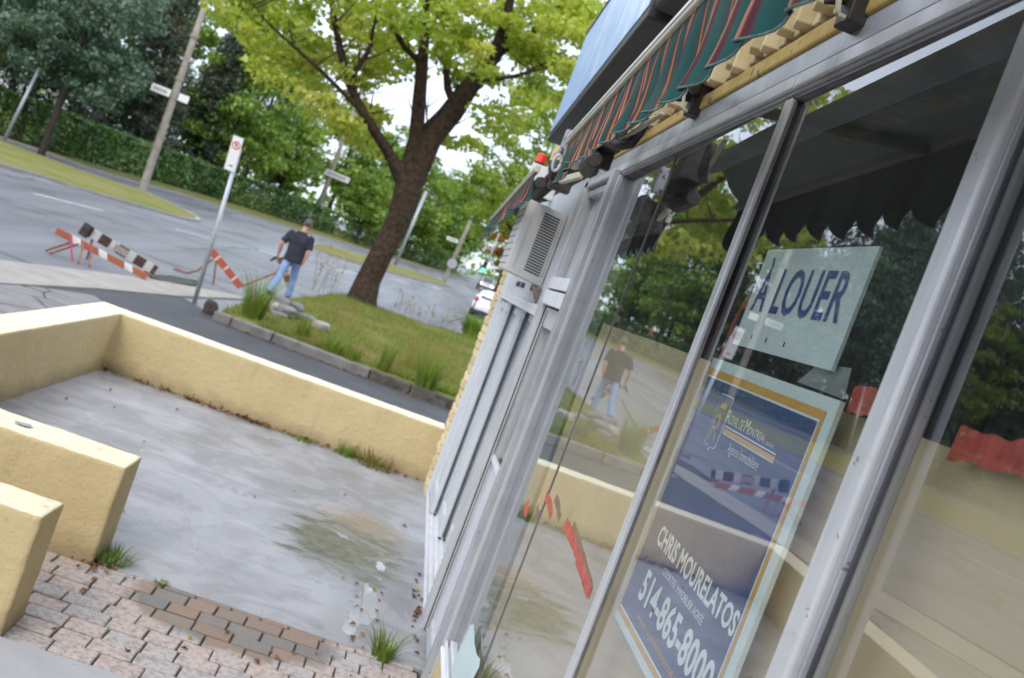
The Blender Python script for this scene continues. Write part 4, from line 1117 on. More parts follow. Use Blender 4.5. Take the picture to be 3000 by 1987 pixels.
gl_ = ['bright green maple with low drooping branches, right of the nearer utility pole', 'green maple standing behind the farther utility pole', 'tall green maple filling the sky between the two utility poles', 'green maple directly left of the big maple trunk', 'deep green maple farthest back behind the two utility poles', 'green tree low behind the big maple trunk', 'green street tree right of the big maple trunk', 'green tree behind the round sign on its leaning post', 'green tree beyond the traffic light', 'green tree at the far left edge, above the hedge', 'green tree peeping between the spruces', 'green tree behind the hedge end', 'green tree farthest along the street', 'small green street tree on the second median verge', 'green tree mirrored in the middle panes']
for i, (x_, y_, s_, rz, sz) in enumerate([(-18.2, 80, 1.05, .3, 1.15), (-13.4, 118, 1.35, 1.7, 1.3), (-18.8, 94, 1.25, 2.9, 1.5), (-8.2, 117, 1.2, 4.2, 1.2), (-21, 100, 1.35, 5.1, 1.45), (-6.0, 112, 1.0, .9, .95), (-3.2, 104, .85, 2.2, .95), (-.4, 118, 1.0, 3.3, 1.0), (3.2, 138, 1.2, 4.4, 1.25), (-27, 57, 1.0, 5.5, 1.05), (-24.2, 80, 1.1, .2, 1.25), (-17.0, 103, .9, 3.9, .95), (.2, 150, 1.35, 1.2, 1.1), (-7.2, 92, .62, 2.0, .62), (-27.5, 75, 1.2, 3.0, 1.1)]):
    put(green, x_, y_, s_, rz, gl_[i], sz, i == 0)
yg = tree_kind('yellow_green_tree', '', 'tree', [(0, 0, 8.2, 4.2, 4.0, 3.0), (-2.2, -1, 6.4, 2.6, 2.6, 1.7), (2.2, -.6, 6.6, 2.6, 2.6, 1.8), (.2, .2, 10.6, 2.6, 2.6, 1.8)], 150, 70, .85, .27, 'yellowgreen', 3.2, .26, .5, .35, group='yellow-green street trees')
put(yg, 4.1, 56, 1.05, .4, 'yellow-green street maple peeking out left of the sign box', first=True)
for i, (x_, y_, s_, lb) in enumerate([(8.0, 92, 1.15, 'yellow-green tree farther down the street, above the traffic light'), (-26.5, 49, .80, 'yellow-green tree touching the top left corner of the picture'), (5.2, 74, .95, 'yellow-green street tree between the sign box and the lamp posts')]):
    put(yg, x_, y_, s_, i + 1.0, lb)
for x_, y_, s_, rz, lb in ((-24.5, 59, 1.2, 5.0, 'tall blue-green tree looming behind the left end of the hedge'), (-28.5, 66, 1.3, 2.6, 'tall blue-green tree behind the spruces left of the nearer pole'), (-25.0, 52.5, 1.05, 3.3, 'tall blue-green tree mirrored behind the rent sign'), (-33.5, 50, .95, 2.0, 'blue-green tree mirrored at the tree line of the nearest window pane'), (-38, 53, 1.0, 4.0, 'blue-green tree mirrored at the right edge of the nearest window pane'), (-29.5, 52, 1.0, 1.0, 'blue-green tree mirrored just right of the thick window post')): put(dark, x_, y_, s_, rz, lb, s_ * 1.38)
ot = tree_kind('orange_tree', 'small orange-leaved autumn tree beside the far traffic light', 'tree', [(0, 0, 3.8, 2.0, 2.0, 2.2), (.6, -.5, 2.4, 1.4, 1.4, 1.0)], 60, 60, .6, .26, 'orange_leaf', 1.2, .12)
put(ot, 7.3, 106, 1.25, 0, first=True)
# woods that close the view: one far mass
wc = in_ellipsoids([(-60, 175, 8, 45, 10, 8), (0, 215, 9, 50, 12, 9), (-75, 110, 7, 18, 45, 8), (50, 190, 9, 30, 12, 9), (-52, 70, 5, 12, 30, 5.5), (-22, 112, 3.2, 12, 4, 3.2), (-6, 132, 3.4, 14, 4, 3.4)], 640, .4)
P = clumps(wc, rng.integers(26, 50, len(wc)), rng.uniform(2.0, 4.0, len(wc)), .7)
P = P[P[:, 2] > .1]
V, Fc = leaf_cards(P, 1.0, .3)
tag(link('distant_wood', np_mesh('distant_wood', V, Fc), M['green']), 'hazy green wood closing the far end of the street', 'wood', kind='stuff')

# clipped hedge along the verge
def hedge(label, path, h, w, n, leaf):
    segs = []
    for a, b_ in zip(path[:-1], path[1:]): segs.append((Vector(a), Vector(b_), (Vector(b_) - Vector(a)).length))
    tot = sum(s[2] for s in segs); C = []
    for _ in range(n):
        q = rnd.uniform(0, tot)
        for a, b_, L_ in segs:
            if q <= L_: break
            q -= L_
        p = a.lerp(b_, q / L_); d = (b_ - a).normalized(); nn = Vector((-d.y, d.x))
        face = rnd.random()
        bulge = .18 * noise.noise((p.x * .6, p.y * .6, 0)) + .10 * noise.noise((p.x * 2, p.y * 2, 3))
        if face < .38: o_, z_ = rnd.uniform(-w, w), h + bulge
        elif face < .8: z_ = rnd.uniform(.02, h); o_ = (-w if rnd.random() < .75 else w) * (1 + bulge + .12 * math.sin(z_ * 2))
        else: o_, z_ = rnd.uniform(-w, w), rnd.uniform(.1, h)
        C.append((p.x + nn.x * o_ + rnd.uniform(-.08, .08), p.y + nn.y * o_ + rnd.uniform(-.08, .08), T(p.y) + .1 + z_ + rnd.uniform(-.06, .12)))
    V, Fc = leaf_cards(np.array(C), leaf, .5)
    h_ = link('hedge', np_mesh('hedge', V, Fc), M['hedge'])
    return tag(h_, label, 'hedge')
hedge('long clipped green hedge behind the median, starting at the left edge', [(-29, 46), (-21.6, 51.3), (-20.2, 56), (-19.2, 63), (-18.2, 71), (-15.6, 79.5), (-13.0, 86), (-10.0, 92)], 2.0, .75, 26000, .26)
hedge('dark hedge stretch farther along the verge beyond the farther utility pole', [(-9.2, 93.5), (-5.8, 100), (-1.8, 109), (2.0, 121)], 1.9, .8, 6000, .34)

# island: soil body, turf, tufts, rocks, kerbs
isl_poly = [(-2.62, 14.75), (-2.50, 14.42), (4.2, 13.75), (4.2, 30), (2.2, 29.6), (1.5, 28.9), (.9, 27.9), (.0, 26.6), (-.6, 26.7), (-1.9, 26.6), (-2.1, 24.6), (-2.2, 22), (-2.45, 19.2), (-2.6, 17.5)]
def isl_z(x_, y_):
    return .0 + .055 * max(0, min(1, (y_ - 14.2) / 3)) + .05 * math.exp(-((x_ + 1.2) ** 2 + (y_ - 24.5) ** 2) / 12) + .13 * math.exp(-((x_ + 1.95) ** 2 / .2 + (y_ - 16.7) ** 2 / .3)) + .012 * noise.noise((x_ * 1.3, y_ * .8, 0))
bm = bmesh.new()
f_ = bm.faces.new([bm.verts.new((p[0], p[1], 0)) for p in isl_poly]); f_.normal_update()
if f_.normal.z < 0: f_.normal_flip()
bmesh.ops.triangulate(bm, faces=bm.faces[:])
for k in range(-2, 5): bmesh.ops.bisect_plane(bm, geom=bm.verts[:] + bm.edges[:] + bm.faces[:], plane_co=(k * 1.0, 0, 0), plane_no=(1, 0, 0))
for k in range(15, 30): bmesh.ops.bisect_plane(bm, geom=bm.verts[:] + bm.edges[:] + bm.faces[:], plane_co=(0, k * 1.0, 0), plane_no=(0, 1, 0))
for v in bm.verts: v.co.z = isl_z(v.co.x, v.co.y)
be = [e for e in bm.edges if e.is_boundary]
r_ = bmesh.ops.extrude_edge_only(bm, edges=be)
for v in [q for q in r_['geom'] if isinstance(q, bmesh.types.BMVert)]: v.co.z = -.15
me = bpy.data.meshes.new('grass_island'); bm.to_mesh(me); bm.free()
for p in me.polygons: p.use_smooth = True
tag(link('grass_island', me, M['lawn']), kind='structure')

def blades(base, n_, hmin, hmax, lean, w, seg=3, spread=None):
    """(N,3) base points -> curved ribbons"""
    n = len(base)
    ang = rng.uniform(0, 2 * np.pi, n); h = rng.uniform(hmin, hmax, n); ln = rng.uniform(.2, 1, n) * lean * h
    dx, dy = np.cos(ang), np.sin(ang)
    if spread is not None:
        dx = dx * .5 + spread[:, 0]; dy = dy * .5 + spread[:, 1]
        L_ = np.hypot(dx, dy) + 1e-6; dx /= L_; dy /= L_
    px, py = -dy, dx
    V = np.empty((n, (seg + 1) * 2, 3))
    for k in range(seg + 1):
        q = k / seg; ww = w * (1 - q ** 1.5 * .92)
        cx = base[:, 0] + dx * ln * q ** 2; cy = base[:, 1] + dy * ln * q ** 2; cz = base[:, 2] + h * (q - .18 * lean * q ** 3)
        V[:, 2 * k] = np.stack([cx - px * ww, cy - py * ww, cz], 1); V[:, 2 * k + 1] = np.stack([cx + px * ww, cy + py * ww, cz], 1)
    Fq = []
    bi = (np.arange(n) * (seg + 1) * 2)[:, None]
    for k in range(seg): Fq.append(bi + np.array([2 * k, 2 * k + 1, 2 * k + 3, 2 * k + 2]))
    return V.reshape(-1, 3), np.concatenate(Fq)
def inside(poly, x_, y_):
    c = False; n = len(poly)
    for i in range(n):
        a, b_ = poly[i], poly[i - 1]
        if (a[1] > y_) != (b_[1] > y_) and x_ < (b_[0] - a[0]) * (y_ - a[1]) / (b_[1] - a[1]) + a[0]: c = not c
    return c
P = []
while len(P) < 30000:
    x_ = rnd.uniform(-2.6, 2.4); y_ = 14.4 + 15.5 * rnd.random() ** 1.6
    if inside(isl_poly, x_, y_) and noise.noise((x_ * 1.1, y_ * .7, 9)) > -.28 + rnd.uniform(-.2, .2): P.append((x_, y_, isl_z(x_, y_) - .005))
V, Fc = blades(np.array(P), 0, .035, .13, .9, .005, 2)
tag(link('turf', np_mesh('turf', V, Fc), foliage('turf_blades', [(.27, .20, .07), (.24, .22, .05), (.17, .24, .03), (.22, .30, .04)], .55, .4, .45, .03)), 'patchy green and straw turf covering the grass island', 'grass', kind='stuff')

def tuft(label, x_, y_, z_, n, rad, h0, h1, mat='blade_mix', lean=.45, w=.006, group=None, name='grass_tuft', cat='grass tuft'):
    a = rng.uniform(0, 2 * np.pi, n); r = rad * np.sqrt(rng.uniform(0, 1, n))
    B = np.stack([x_ + np.cos(a) * r, y_ + np.sin(a) * r, np.full(n, z_ - .01)], 1)
    V, Fc = blades(B, 0, h0, h1, lean, w, 4, np.stack([np.cos(a), np.sin(a)], 1) * .9)
    return tag(link(name, np_mesh(name, V, Fc), M[mat]), label, cat, group)
TG = 'tall grass tufts along the kerb'
tuft('tallest bushy green grass tuft, at the left end of the kerb beside the rocks', -2.22, 14.95, .02, 300, .17, .25, .85, lean=.5, group=TG)
tuft('green grass tuft between the tall tuft and the middle of the kerb', -1.42, 14.75, .03, 120, .11, .12, .48, group=TG)
tuft('spreading low grass tuft left of the kerb middle', -.92, 14.5, .03, 160, .18, .1, .38, lean=.7, group=TG)
tuft('bright low grass tuft at the kerb middle', -.62, 14.35, .03, 100, .13, .08, .32, group=TG)
tuft('slim grass tuft above the mossy part of the kerb', -.14, 14.45, .03, 110, .09, .12, .58, lean=.45, group=TG)
tuft('wide upright grass tuft at the right end of the kerb next to the shop', .50, 14.15, .03, 260, .16, .15, .66, lean=.5, group=TG)
tuft('pale stalky grass patch behind the right-hand tuft', .35, 15.6, .05, 160, .35, .25, .6, 'dry', .3, .004, group=TG)
def stalks(label, x_, y_, n, h0, h1, rad):
    mb = MB(); tips = []
    for _ in range(n):
        a = rnd.uniform(0, 6.28); r = rad * math.sqrt(rnd.random()); h = rnd.uniform(h0, h1)
        p = Vector((x_ + math.cos(a) * r, y_ + math.sin(a) * r, isl_z(x_, y_) - .05)); d = Vector((rnd.uniform(-.25, .25), rnd.uniform(-.25, .25), 1)) * h
        mb.tube([p, p + d * .5, p + d + Vector((d.x * .2, d.y * .2, 0))], [.006, .005, .003], 4)
        for _ in range(16):
            q = rnd.uniform(.55, 1.05); tips.append(tuple(p + d * q + Vector((rnd.uniform(-.05, .05), rnd.uniform(-.05, .05), rnd.uniform(-.03, .03)))))
    V, Fc = leaf_cards(np.array(tips), .045, .1)
    mb.add(V.tolist(), Fc.tolist())
    o = mb.build('dry_weed', M['straw'])
    return tag(o, label, 'weed', 'dry weeds at the road edge')
stalks('dry brown weed stalks between the walking man and the maple trunk', -2.3, 25.0, 14, .5, 1.15, .35)
stalks('dry brown weed stalks right of the maple trunk', -.3, 27.0, 12, .3, .8, .5)
stalks('short dry stalks nearest the metal stake', .7, 28.0, 9, .3, .6, .4)
# rocks
M['rock'] = simple('grey_limestone', (.12, .12, .125), (.26, .26, .26), 5, .85, .2, bump=.6, bscale=14, bd=.02)
M['rock_pale'] = simple('pale_limestone', (.26, .245, .22), (.40, .38, .34), 5, .85, .2, bump=.6, bscale=14, bd=.02)
M['stone_dark'] = simple('dark_broken_stone', (.035, .028, .024), (.09, .075, .065), 9, .9, .2, bump=.6)
def rock(label, c, s, rz, seed, mat='rock'):
    bm = bmesh.new(); bmesh.ops.create_icosphere(bm, subdivisions=3, radius=1)
    for v in bm.verts:
        p = v.co
        m_ = max(abs(p.x), abs(p.y), abs(p.z)); p = p.lerp(p / m_ * .85, .65)
        k = 1 + .22 * noise.noise(p * 1.3 + Vector((seed * 7.3, 0, 0))) + .07 * noise.noise(p * 4 + Vector((seed, 3, 0)))
        v.co = Vector((p.x * s[0] * k * .85, p.y * s[1] * k * .7, p.z * s[2] * k * 1.5))
    me = bpy.data.meshes.new('rock'); bm.to_mesh(me); bm.free()
    for p in me.polygons: p.use_smooth = True
    o = link('rock', me, M[mat]); o.location = c; o.rotation_euler = (0, 0, rz)
    return tag(o, label, 'rock', 'flat rocks on the grass island')
rock('grey boulder at the top of the rock pile, below the man', (-2.12, 16.65, .25), (.19, .2, .055), .3, 1)
rock('pale block rock on the left of the pile', (-2.18, 16.35, .15), (.18, .2, .06), .1, 2, 'rock_pale')
rock('small grey rock on the right of the pile top', (-1.87, 16.7, .25), (.16, .18, .045), .8, 3)
rock('largest flat grey rock in the middle of the pile', (-1.92, 16.3, .17), (.22, .2, .06), -.3, 4)
rock('low thin rock at the foot of the pile', (-2.0, 16.08, .08), (.18, .16, .035), .2, 5)
rock('long low rock leading right from the pile', (-1.62, 16.5, .14), (.19, .2, .05), .6, 6)
rock('pale lone rock farthest right, past the pile', (-1.36, 16.4, .11), (.19, .2, .06), 1.1, 7, 'rock_pale')
rock('dark broken stone lying on the asphalt at the left end of the kerb', (-2.78, 14.72, -.05), (.13, .13, .10), .4, 8, 'stone_dark')
# kerb stones
def kerb(label, x0, x1, mat, seed):
    f = lambda x_: 14.24 - .115 * (x_ + 2.5)
    a, b_ = Vector((x0, f(x0), -.06)), Vector((x1, f(x1), -.06))
    d = (b_ - a); mb = MB()
    mb.obox((a + b_) / 2 + Vector((0, .08, -.005)), (d.length - .004, .16, .17), math.atan2(d.y, d.x) + rnd.uniform(-.006, .006))
    return tag(mb.build('kerb_stone', M[mat], bevel=.022, seg=3), label, 'kerb', 'kerb stones edging the grass island')
kerb('short grey kerb stone at the left end of the island, next to the dark stone', -2.62, -2.36, 'kerb', 0)
kerb('long grey kerb stone, second from the left', -2.35, -1.74, 'kerb', 1)
kerb('longest grey kerb stone, ending where the mossy kerb starts', -1.73, -.29, 'kerb', 2)
kerb('dark mossy kerb stone after the grey ones', -.28, .32, 'kerb_dark', 3)
kerb('dark mossy kerb stone nearest the shop', .33, 1.4, 'kerb_dark', 4)
kerb('dark mossy kerb stone hidden partly behind the shop corner', 1.41, 3.9, 'kerb_dark', 5)
# weeds on the terrace
WG = 'weeds growing in the terrace joints'
tuft('weed clump at the foot of the middle wall stub, at the joint', -.88, 4.47, 0, 240, .085, .02, .09, lean=1.1, w=.003, group=WG, name='weed', cat='weed')
tuft('tiny round weed in the joint between slab and brick path', -.63, 4.40, -.01, 90, .022, .02, .045, lean=.8, w=.0025, group=WG, name='weed', cat='weed')
tuft('bright spiky weed in front of the shop sill, at the slab edge', .40, 4.40, -.01, 120, .05, .06, .19, lean=.9, w=.0035, group=WG, name='weed', cat='weed')
tuft('ragged weed clump along the back wall, nearest the shop', .12, 8.14, 0, 200, .15, .04, .19, 'dry', .5, .004, group=WG, name='weed', cat='weed')
tuft('green weed clump along the back wall, left of the ragged one', -.13, 8.17, 0, 120, .08, .04, .17, 'blade', .5, .004, group=WG, name='weed', cat='weed')
tuft('small weed patch along the back wall, in the middle', -.50, 8.16, 0, 110, .10, .02, .08, 'blade', .8, .004, group=WG, name='weed', cat='weed')
# fallen leaves
L_ = []
for _ in range(330):
    if rnd.random() < .95:
        q = rnd.random(); c = rnd.choice([(-1.75, .25), (-1.35, .18), (-.95, .12), (.05, .2), (-.4, .3)])
        L_.append((max(-2.15, min(.5, c[0] + rnd.gauss(0, c[1]))), 8.205 - abs(rnd.gauss(0, .045)), .006 + abs(rnd.gauss(0, .012))))
    else: L_.append((rnd.uniform(-2.1, .55), rnd.uniform(4.45, 8.1), .006))
for _ in range(22): L_.append((rnd.uniform(-.92, .55), rnd.uniform(3.55, 4.4), -.002))
for _ in range(26): L_.append((-.95 + rnd.gauss(0, .07), 4.36 + rnd.gauss(0, .03), .002))
for _ in range(24): L_.append((.55 + rnd.gauss(0, .015), 5.2 + rnd.gauss(0, .3), .004))
for _ in range(18): L_.append((.27 + rnd.gauss(0, .06), 4.8 + rnd.gauss(0, .3), .006))
for _ in range(260): L_.append((rnd.uniform(-2.4, 2), 0, 0))
L2 = []
for p in L_:
    if p[1] == 0 and p[2] == 0:
        x_ = p[0]; L2.append((x_, 14.20 - .115 * (x_ + 2.5) - abs(rnd.gauss(0, .08)), -.105))
    else: L2.append(p)
for _ in range(90): L2.append((rnd.uniform(-3.2, 1.5), rnd.uniform(9, 14), -.105))
for _ in range(60): L2.append((rnd.uniform(-2.3, 2), rnd.uniform(15, 24), .09))
V, Fc = leaf_cards(np.array(L2), .036, 1.6, .5, .6)
tag(link('fallen_leaves', np_mesh('fallen_leaves', V, Fc), foliage('fallen_leaf', [(.09, .03, .015), (.20, .07, .03), (.28, .13, .04), (.40, .26, .05)], 3, .15, .9, .05)), 'brown and yellow fallen leaves drifted along walls, joints and kerb', 'leaves', kind='stuff')
# ------------------------------------------------------------------ poles and signs
M['pole'] = simple('weathered_concrete_pole', (.24, .21, .17), (.36, .33, .28), 3, .85, .2, bump=.3)
M['galv'] = simple('galvanised_steel', (.36, .38, .41), (.46, .48, .51), 9, .45, .5, .5)
M['plate'] = simple('white_sign_plate', (.70, .70, .68), (.78, .78, .76), 4, .5, .4)
M['redp'] = simple('red_sign_print', (.55, .03, .04), (.62, .05, .05), 4, .5)
M['blackp'] = simple('black_sign_print', (.02, .02, .025), (.04, .04, .045), 4, .5)

def utility_pole(label, x, y, top, r0_, r1_, signs, lean=0.0, collars=()):
    p = thing('utility_pole', label, 'pole', (x, y, T(y)), group='utility poles with street name plates')
    b = MB(); b.tube([(x, y, T(y) - .3), (x, y, T(y)), (x + lean * .5, y, (T(y) + top) / 2), (x + lean, y, top)], [r0_, r0_, (r0_ + r1_) / 2, r1_], 14)
    b.build('shaft', M['pole'], p, smooth=True)
    for z in collars:
        q = (z - T(y)) / (top - T(y)); rr = r0_ + (r1_ - r0_) * q + .05
        b = MB(); b.tube([(x + lean * q, y, z - .09), (x + lean * q, y, z + .09)], rr, 14)
        b.build('collar', M['pole'], p, bevel=.02)
    for (xa, xb, za, zb_, rows) in signs:
        b = MB(); hh = rows
        b.bar((xa, y - r0_ - .03, za), (xb, y - r0_ - .03, zb_), .02, hh)
        s = b.build('street_plate', M['plate'], p, bevel=.006)
        if abs(xb - xa) > .6:
            b = MB(); n_ = 9
            for k in range(n_):
                q0 = .14 + .72 * k / n_; q1 = q0 + .72 / n_ * .62
                b.bar((xa + (xb - xa) * q0, y - r0_ - .0425, za + (zb_ - za) * q0), (xa + (xb - xa) * q1, y - r0_ - .0425, za + (zb_ - za) * q1), .003, hh * (.42 + .12 * (k % 2)))
            b.build('worn_lettering', simple('faded_print', (.16, .16, .18), (.3, .3, .32), 9, .6), s)
    return p
utility_pole('tall weathered concrete pole with a street name plate, on the median tip', -14.35, 49.9, 11.5, .20, .13, [(-15.5, -14.55, 4.83, 4.82, .36), (-14.15, -13.65, 4.83, 4.82, .36)], -.15, (5.65, 7.8))
utility_pole('weathered concrete pole with one white plate, behind the walking man', -12.95, 104.5, 15.5, .28, .18, [(-13.6, -10.9, 6.45, 6.4, .62)], 0)
lp = utility_pole('short leaning weathered pole with a round sign and small plate, far down the street', 1.4, 83.0, 6.6, .20, .13, [(.35, 1.35, 3.95, 3.95, .3)], .35)
b = MB(); b.tube([(1.52, 82.7, 2.1), (1.52, 82.66, 2.1)], [.42, .42], 20)
b.build('round_sign', M['galv'], lp)
def steel_post(label, x, y, top, r, lean=(0, 0), nm='steel_post'):
    p = thing(nm, label, 'post', (x, y, T(y)))
    b = MB(); b.tube([(x, y, T(y) - .1), (x + lean[0], y + lean[1], top)], r, 10)
    b.build('shaft', M['galv'], p, smooth=True)
    return p
steel_post('bare grey steel post at the left edge, in front of the hedge', -20.1, 47.4, 3.62, .075, (.45, 0))
steel_post('grey steel lamp post right of the big maple trunk', -2.62, 76.3, 6.5, .13, (.3, 0))
np_ = steel_post('grey steel post carrying a white no parking sign, at the sidewalk edge', -3.14, 15.33, 2.30, .034, (-.14, 0), 'no_parking_post')
b = MB(); sx, sy = -3.325, 15.27
cz_ = Vector((1, .25, 0)).normalized(); cu = Vector((-.06, 0, 1)).normalized(); cn = cz_.cross(cu)
mr = Matrix((cz_, -cn, cu)).transposed()
b.obox((sx, sy, 2.20), (.155, .006, .52), mr)
sg_ = b.build('sign_plate', M['plate'], np_, bevel=.002)
def on_plate(u, v, d=.005): return Vector((sx, sy, 2.20)) + cz_ * u + cu * v + cn * d
fr_ = cn if cn.y < 0 else -cn
def plate_pt(u, v, d=.005): return Vector((sx, sy, 2.20)) + cz_ * u + cu * v + fr_ * d
b = MB(); N_ = 24
ro, ri = .062, .046
for k in range(N_):
    a0, a1 = 2 * math.pi * k / N_, 2 * math.pi * (k + 1) / N_
    b.add([plate_pt(ro * math.cos(a0), .125 + ro * math.sin(a0)), plate_pt(ro * math.cos(a1), .125 + ro * math.sin(a1)), plate_pt(ri * math.cos(a1), .125 + ri * math.sin(a1)), plate_pt(ri * math.cos(a0), .125 + ri * math.sin(a0))], [(0, 1, 2, 3)])
b.add([plate_pt(-.038, .163, .0056), plate_pt(-.028, .172, .0056), plate_pt(.045, .09, .0056), plate_pt(.036, .08, .0056)], [(0, 1, 2, 3)])
b.build('red_circle', M['redp'], sg_)
b = MB()
def strip(u0, u1, v0, v1): b.add([plate_pt(u0, v0), plate_pt(u1, v0), plate_pt(u1, v1), plate_pt(u0, v1)], [(0, 1, 2, 3)])
strip(-.014, -.004, .098, .155); strip(-.004, .016, .145, .155); strip(-.004, .016, .122, .131); strip(.012, .021, .126, .152)
strip(-.03, .012, -.19, -.178); b.add([plate_pt(.012, -.202), plate_pt(.04, -.184), plate_pt(.012, -.166)], [(0, 1, 2)])
b.build('black_letter', M['blackp'], sg_)

# traffic signal far down the street
ts = thing('traffic_light', 'small far traffic light showing green at the street crossing', 'traffic light', (4.9, 97, T(97)))
b = MB(); b.tube([(4.9, 97, T(97) - .1), (5.05, 97, 7.4)], [.10, .07], 10)
b.build('mast', M['galv'], ts, smooth=True)
b = MB(); b.box(4.62, 4.95, 96.72, 96.95, 2.35, 3.45)
hs = b.build('signal_head', M['blackp'], ts, bevel=.03)
t = NT('green_lamp'); M['greenlamp'] = t.out(t.n('ShaderNodeEmission', {'Color': (.05, 1.0, .35), 'Strength': 6.0}).outputs[0])
for zz_, mm, nm in ((2.62, M['greenlamp'], 'green_lens'), (2.92, M['blackp'], 'amber_lens'), (3.22, M['blackp'], 'red_lens')):
    b = MB(); b.tube([(4.78, 96.72, zz_), (4.78, 96.69, zz_)], .16 if nm == 'green_lens' else .11, 16); b.build(nm, mm, ts)
b = MB(); b.box(4.45, 4.9, 96.8, 96.84, 1.5, 2.1)
b.build('blue_plate', simple('pale_teal_plate', (.30, .42, .42), (.36, .48, .48), 3, .5), ts)
# metal stake, bush, construction sign, hydrant-like red sign
st = thing('metal_stake', 'rusty metal stake with a slanting rod at the far pavement edge', 'stake', (1.65, 33.4, T(33)))
b = MB(); b.bar((1.68, 33.4, -.15), (1.82, 33.4, 1.12), .05, .05); b.build('upright', simple('rusty_metal', (.10, .045, .03), (.20, .10, .07), 20, .8, .3), st)
b = MB(); b.bar((1.15, 33.4, .0), (1.76, 33.4, .42), .035, .035); b.build('rod', simple('rusty_rod', (.20, .10, .08), (.30, .17, .13), 20, .8, .3), st)
tuft('dark green leafy bush at the far end of the island, beside the white car', 1.95, 29.3, .0, 700, .42, .3, .85, 'green', .7, .03, name='bush', cat='bush')

# ------------------------------------------------------------------ road works
def board_mat(name, c1, c2, period, duty, shift, axis=0, skew=0.0):
    t = NT(name)
    u = t.xyz()
    v = t.math('ADD', u[axis], t.math('MULTIPLY', u[2], skew))
    fr = t.math('FRACT', t.math('ADD', t.math('DIVIDE', v, period), shift))
    col = t.mix(t.math('GREATER_THAN', fr, duty), c1, c2)
    col = t.mix(t.ramp(t.noise(14, 5, .7), [(.5, 0.0), (.75, .5)]), col, (.20, .12, .08))
    return t.pbr(col, .7, None, .3)
M['orange_board'] = board_mat('orange_white_board', (.40, .125, .07), (.75, .73, .70), .42, .68, .08, 0, .6)
M['brown_board'] = board_mat('brown_white_board', (.07, .035, .025), (.50, .50, .47), .30, .58, .30)
M['red_board'] = board_mat('red_white_board', (.36, .075, .04), (.52, .45, .40), .24, .84, .2)
M['rust'] = simple('rusty_leg', (.16, .06, .04), (.32, .16, .11), 20, .8, .3)
def pole_bar(mb, a, b_, w=.028): mb.bar(a, b_, w, w)
bar1 = thing('barricade', 'fallen barricade with an orange and white board tied with a red ribbon', 'barricade', (-4.9, 15.4, T(15)), group='striped road barricades')
def board(name, A, B, h, th, mat, root):
    """board whose own X runs along its length"""
    A, B = Vector(A), Vector(B); d = (B - A); L = d.length; d.normalize()
    z_ = Vector((0, 0, 1)); nn = d.cross(z_).normalized(); u_ = nn.cross(d).normalized()
    mb = MB().box(0, L, -th / 2, th / 2, -h / 2, h / 2)
    o = mb.build(name, mat, root, bevel=.006, world=False)
    o.matrix_local = Matrix.Translation(-Vector(root.location)) @ Matrix((( d.x, -nn.x, u_.x, A.x), (d.y, -nn.y, u_.y, A.y), (d.z, -nn.z, u_.z, A.z), (0, 0, 0, 1)))
    return o
bo = board('striped_board', (-5.30, 15.1, .23), (-4.06, 15.85, -.04), .10, .035, M['orange_board'], bar1)
mb = MB()
pole_bar(mb, (-4.93, 15.3, .14), (-4.83, 15.05, -.10)); pole_bar(mb, (-4.83, 15.38, .12), (-4.70, 15.15, -.10))
pole_bar(mb, (-5.06, 15.3, .16), (-5.34, 15.1, -.10)); pole_bar(mb, (-4.98, 15.3, .15), (-5.22, 14.95, -.10))
mb.build('leg', M['rust'], bar1)
mb = MB()
for k in range(5): mb.bar((-5.10 + .03 * k, 15.14, .24 - .07 * k), (-5.07 + .03 * k, 15.14, .15 - .07 * k), .035, .012)
mb.build('ribbon', simple('pink_ribbon', (.55, .04, .12), (.65, .08, .18), 15, .5), bar1)
bar2 = thing('barricade', 'fallen barricade with a brown and white board, leaning behind the orange one', 'barricade', (-4.6, 15.9, T(15)), group='striped road barricades')
bo2 = board('striped_board', (-5.10, 15.75, .33), (-4.06, 16.25, .05), .155, .04, M['brown_board'], bar2)
mb = MB(); mb.bar((-5.17, 15.74, .34), (-5.05, 15.73, .31), .09, .20)
mb.build('board_end', M['stone_dark'], bar2)
mb = MB(); pole_bar(mb, (-5.0, 15.8, .28), (-5.02, 15.95, -.11)); pole_bar(mb, (-4.2, 16.2, .0), (-4.1, 16.4, -.11))
mb.build('leg', M['rust'], bar2)
mb = MB(); mb.box(.46, .68, -.0255, -.0235, -.055, .055)
l_ = mb.build('faded_plate', simple('faded_plate', (.22, .17, .15), (.40, .36, .33), 40, .7), bo2, world=False)
bar3 = thing('barricade', 'tilted narrow red and white barricade right of the no parking post', 'barricade', (-3.6, 19, T(19)), group='striped road barricades')
board('striped_board', (-3.92, 19.0, .475), (-3.20, 19.0, .03), .13, .04, M['red_board'], bar3)
mb = MB(); pole_bar(mb, (-3.80, 19.03, .40), (-3.70, 19.05, -.11), .035); mb.tube([(-4.50, 19.2, -.10), (-4.22, 19.1, -.08), (-4.05, 19.03, .03), (-3.86, 19.03, .33)], .020, 6)
pole_bar(mb, (-3.18, 19.0, .05), (-2.70, 19.2, .50), .03)
mb.build('leg', M['rust'], bar3)
bar4 = thing('barricade', 'brown barricade board lying behind the walking man', 'barricade', (-2.9, 22.6, T(22)), group='striped road barricades')
board('striped_board', (-3.22, 22.6, .62), (-2.76, 22.7, .02), .14, .04, board_mat('brown_yellow_board', (.13, .06, .035), (.34, .27, .13), .22, .7, .1), bar4)
mb = MB(); pole_bar(mb, (-3.15, 22.7, .5), (-3.3, 23.0, -.11)); mb.build('leg', M['rust'], bar4)
ho = MB(); pts_ = [(-4.05, 16.5), (-3.9, 16.25), (-3.72, 16.35), (-3.50, 17.2), (-3.48, 18.0), (-3.66, 18.3), (-3.95, 17.6)]
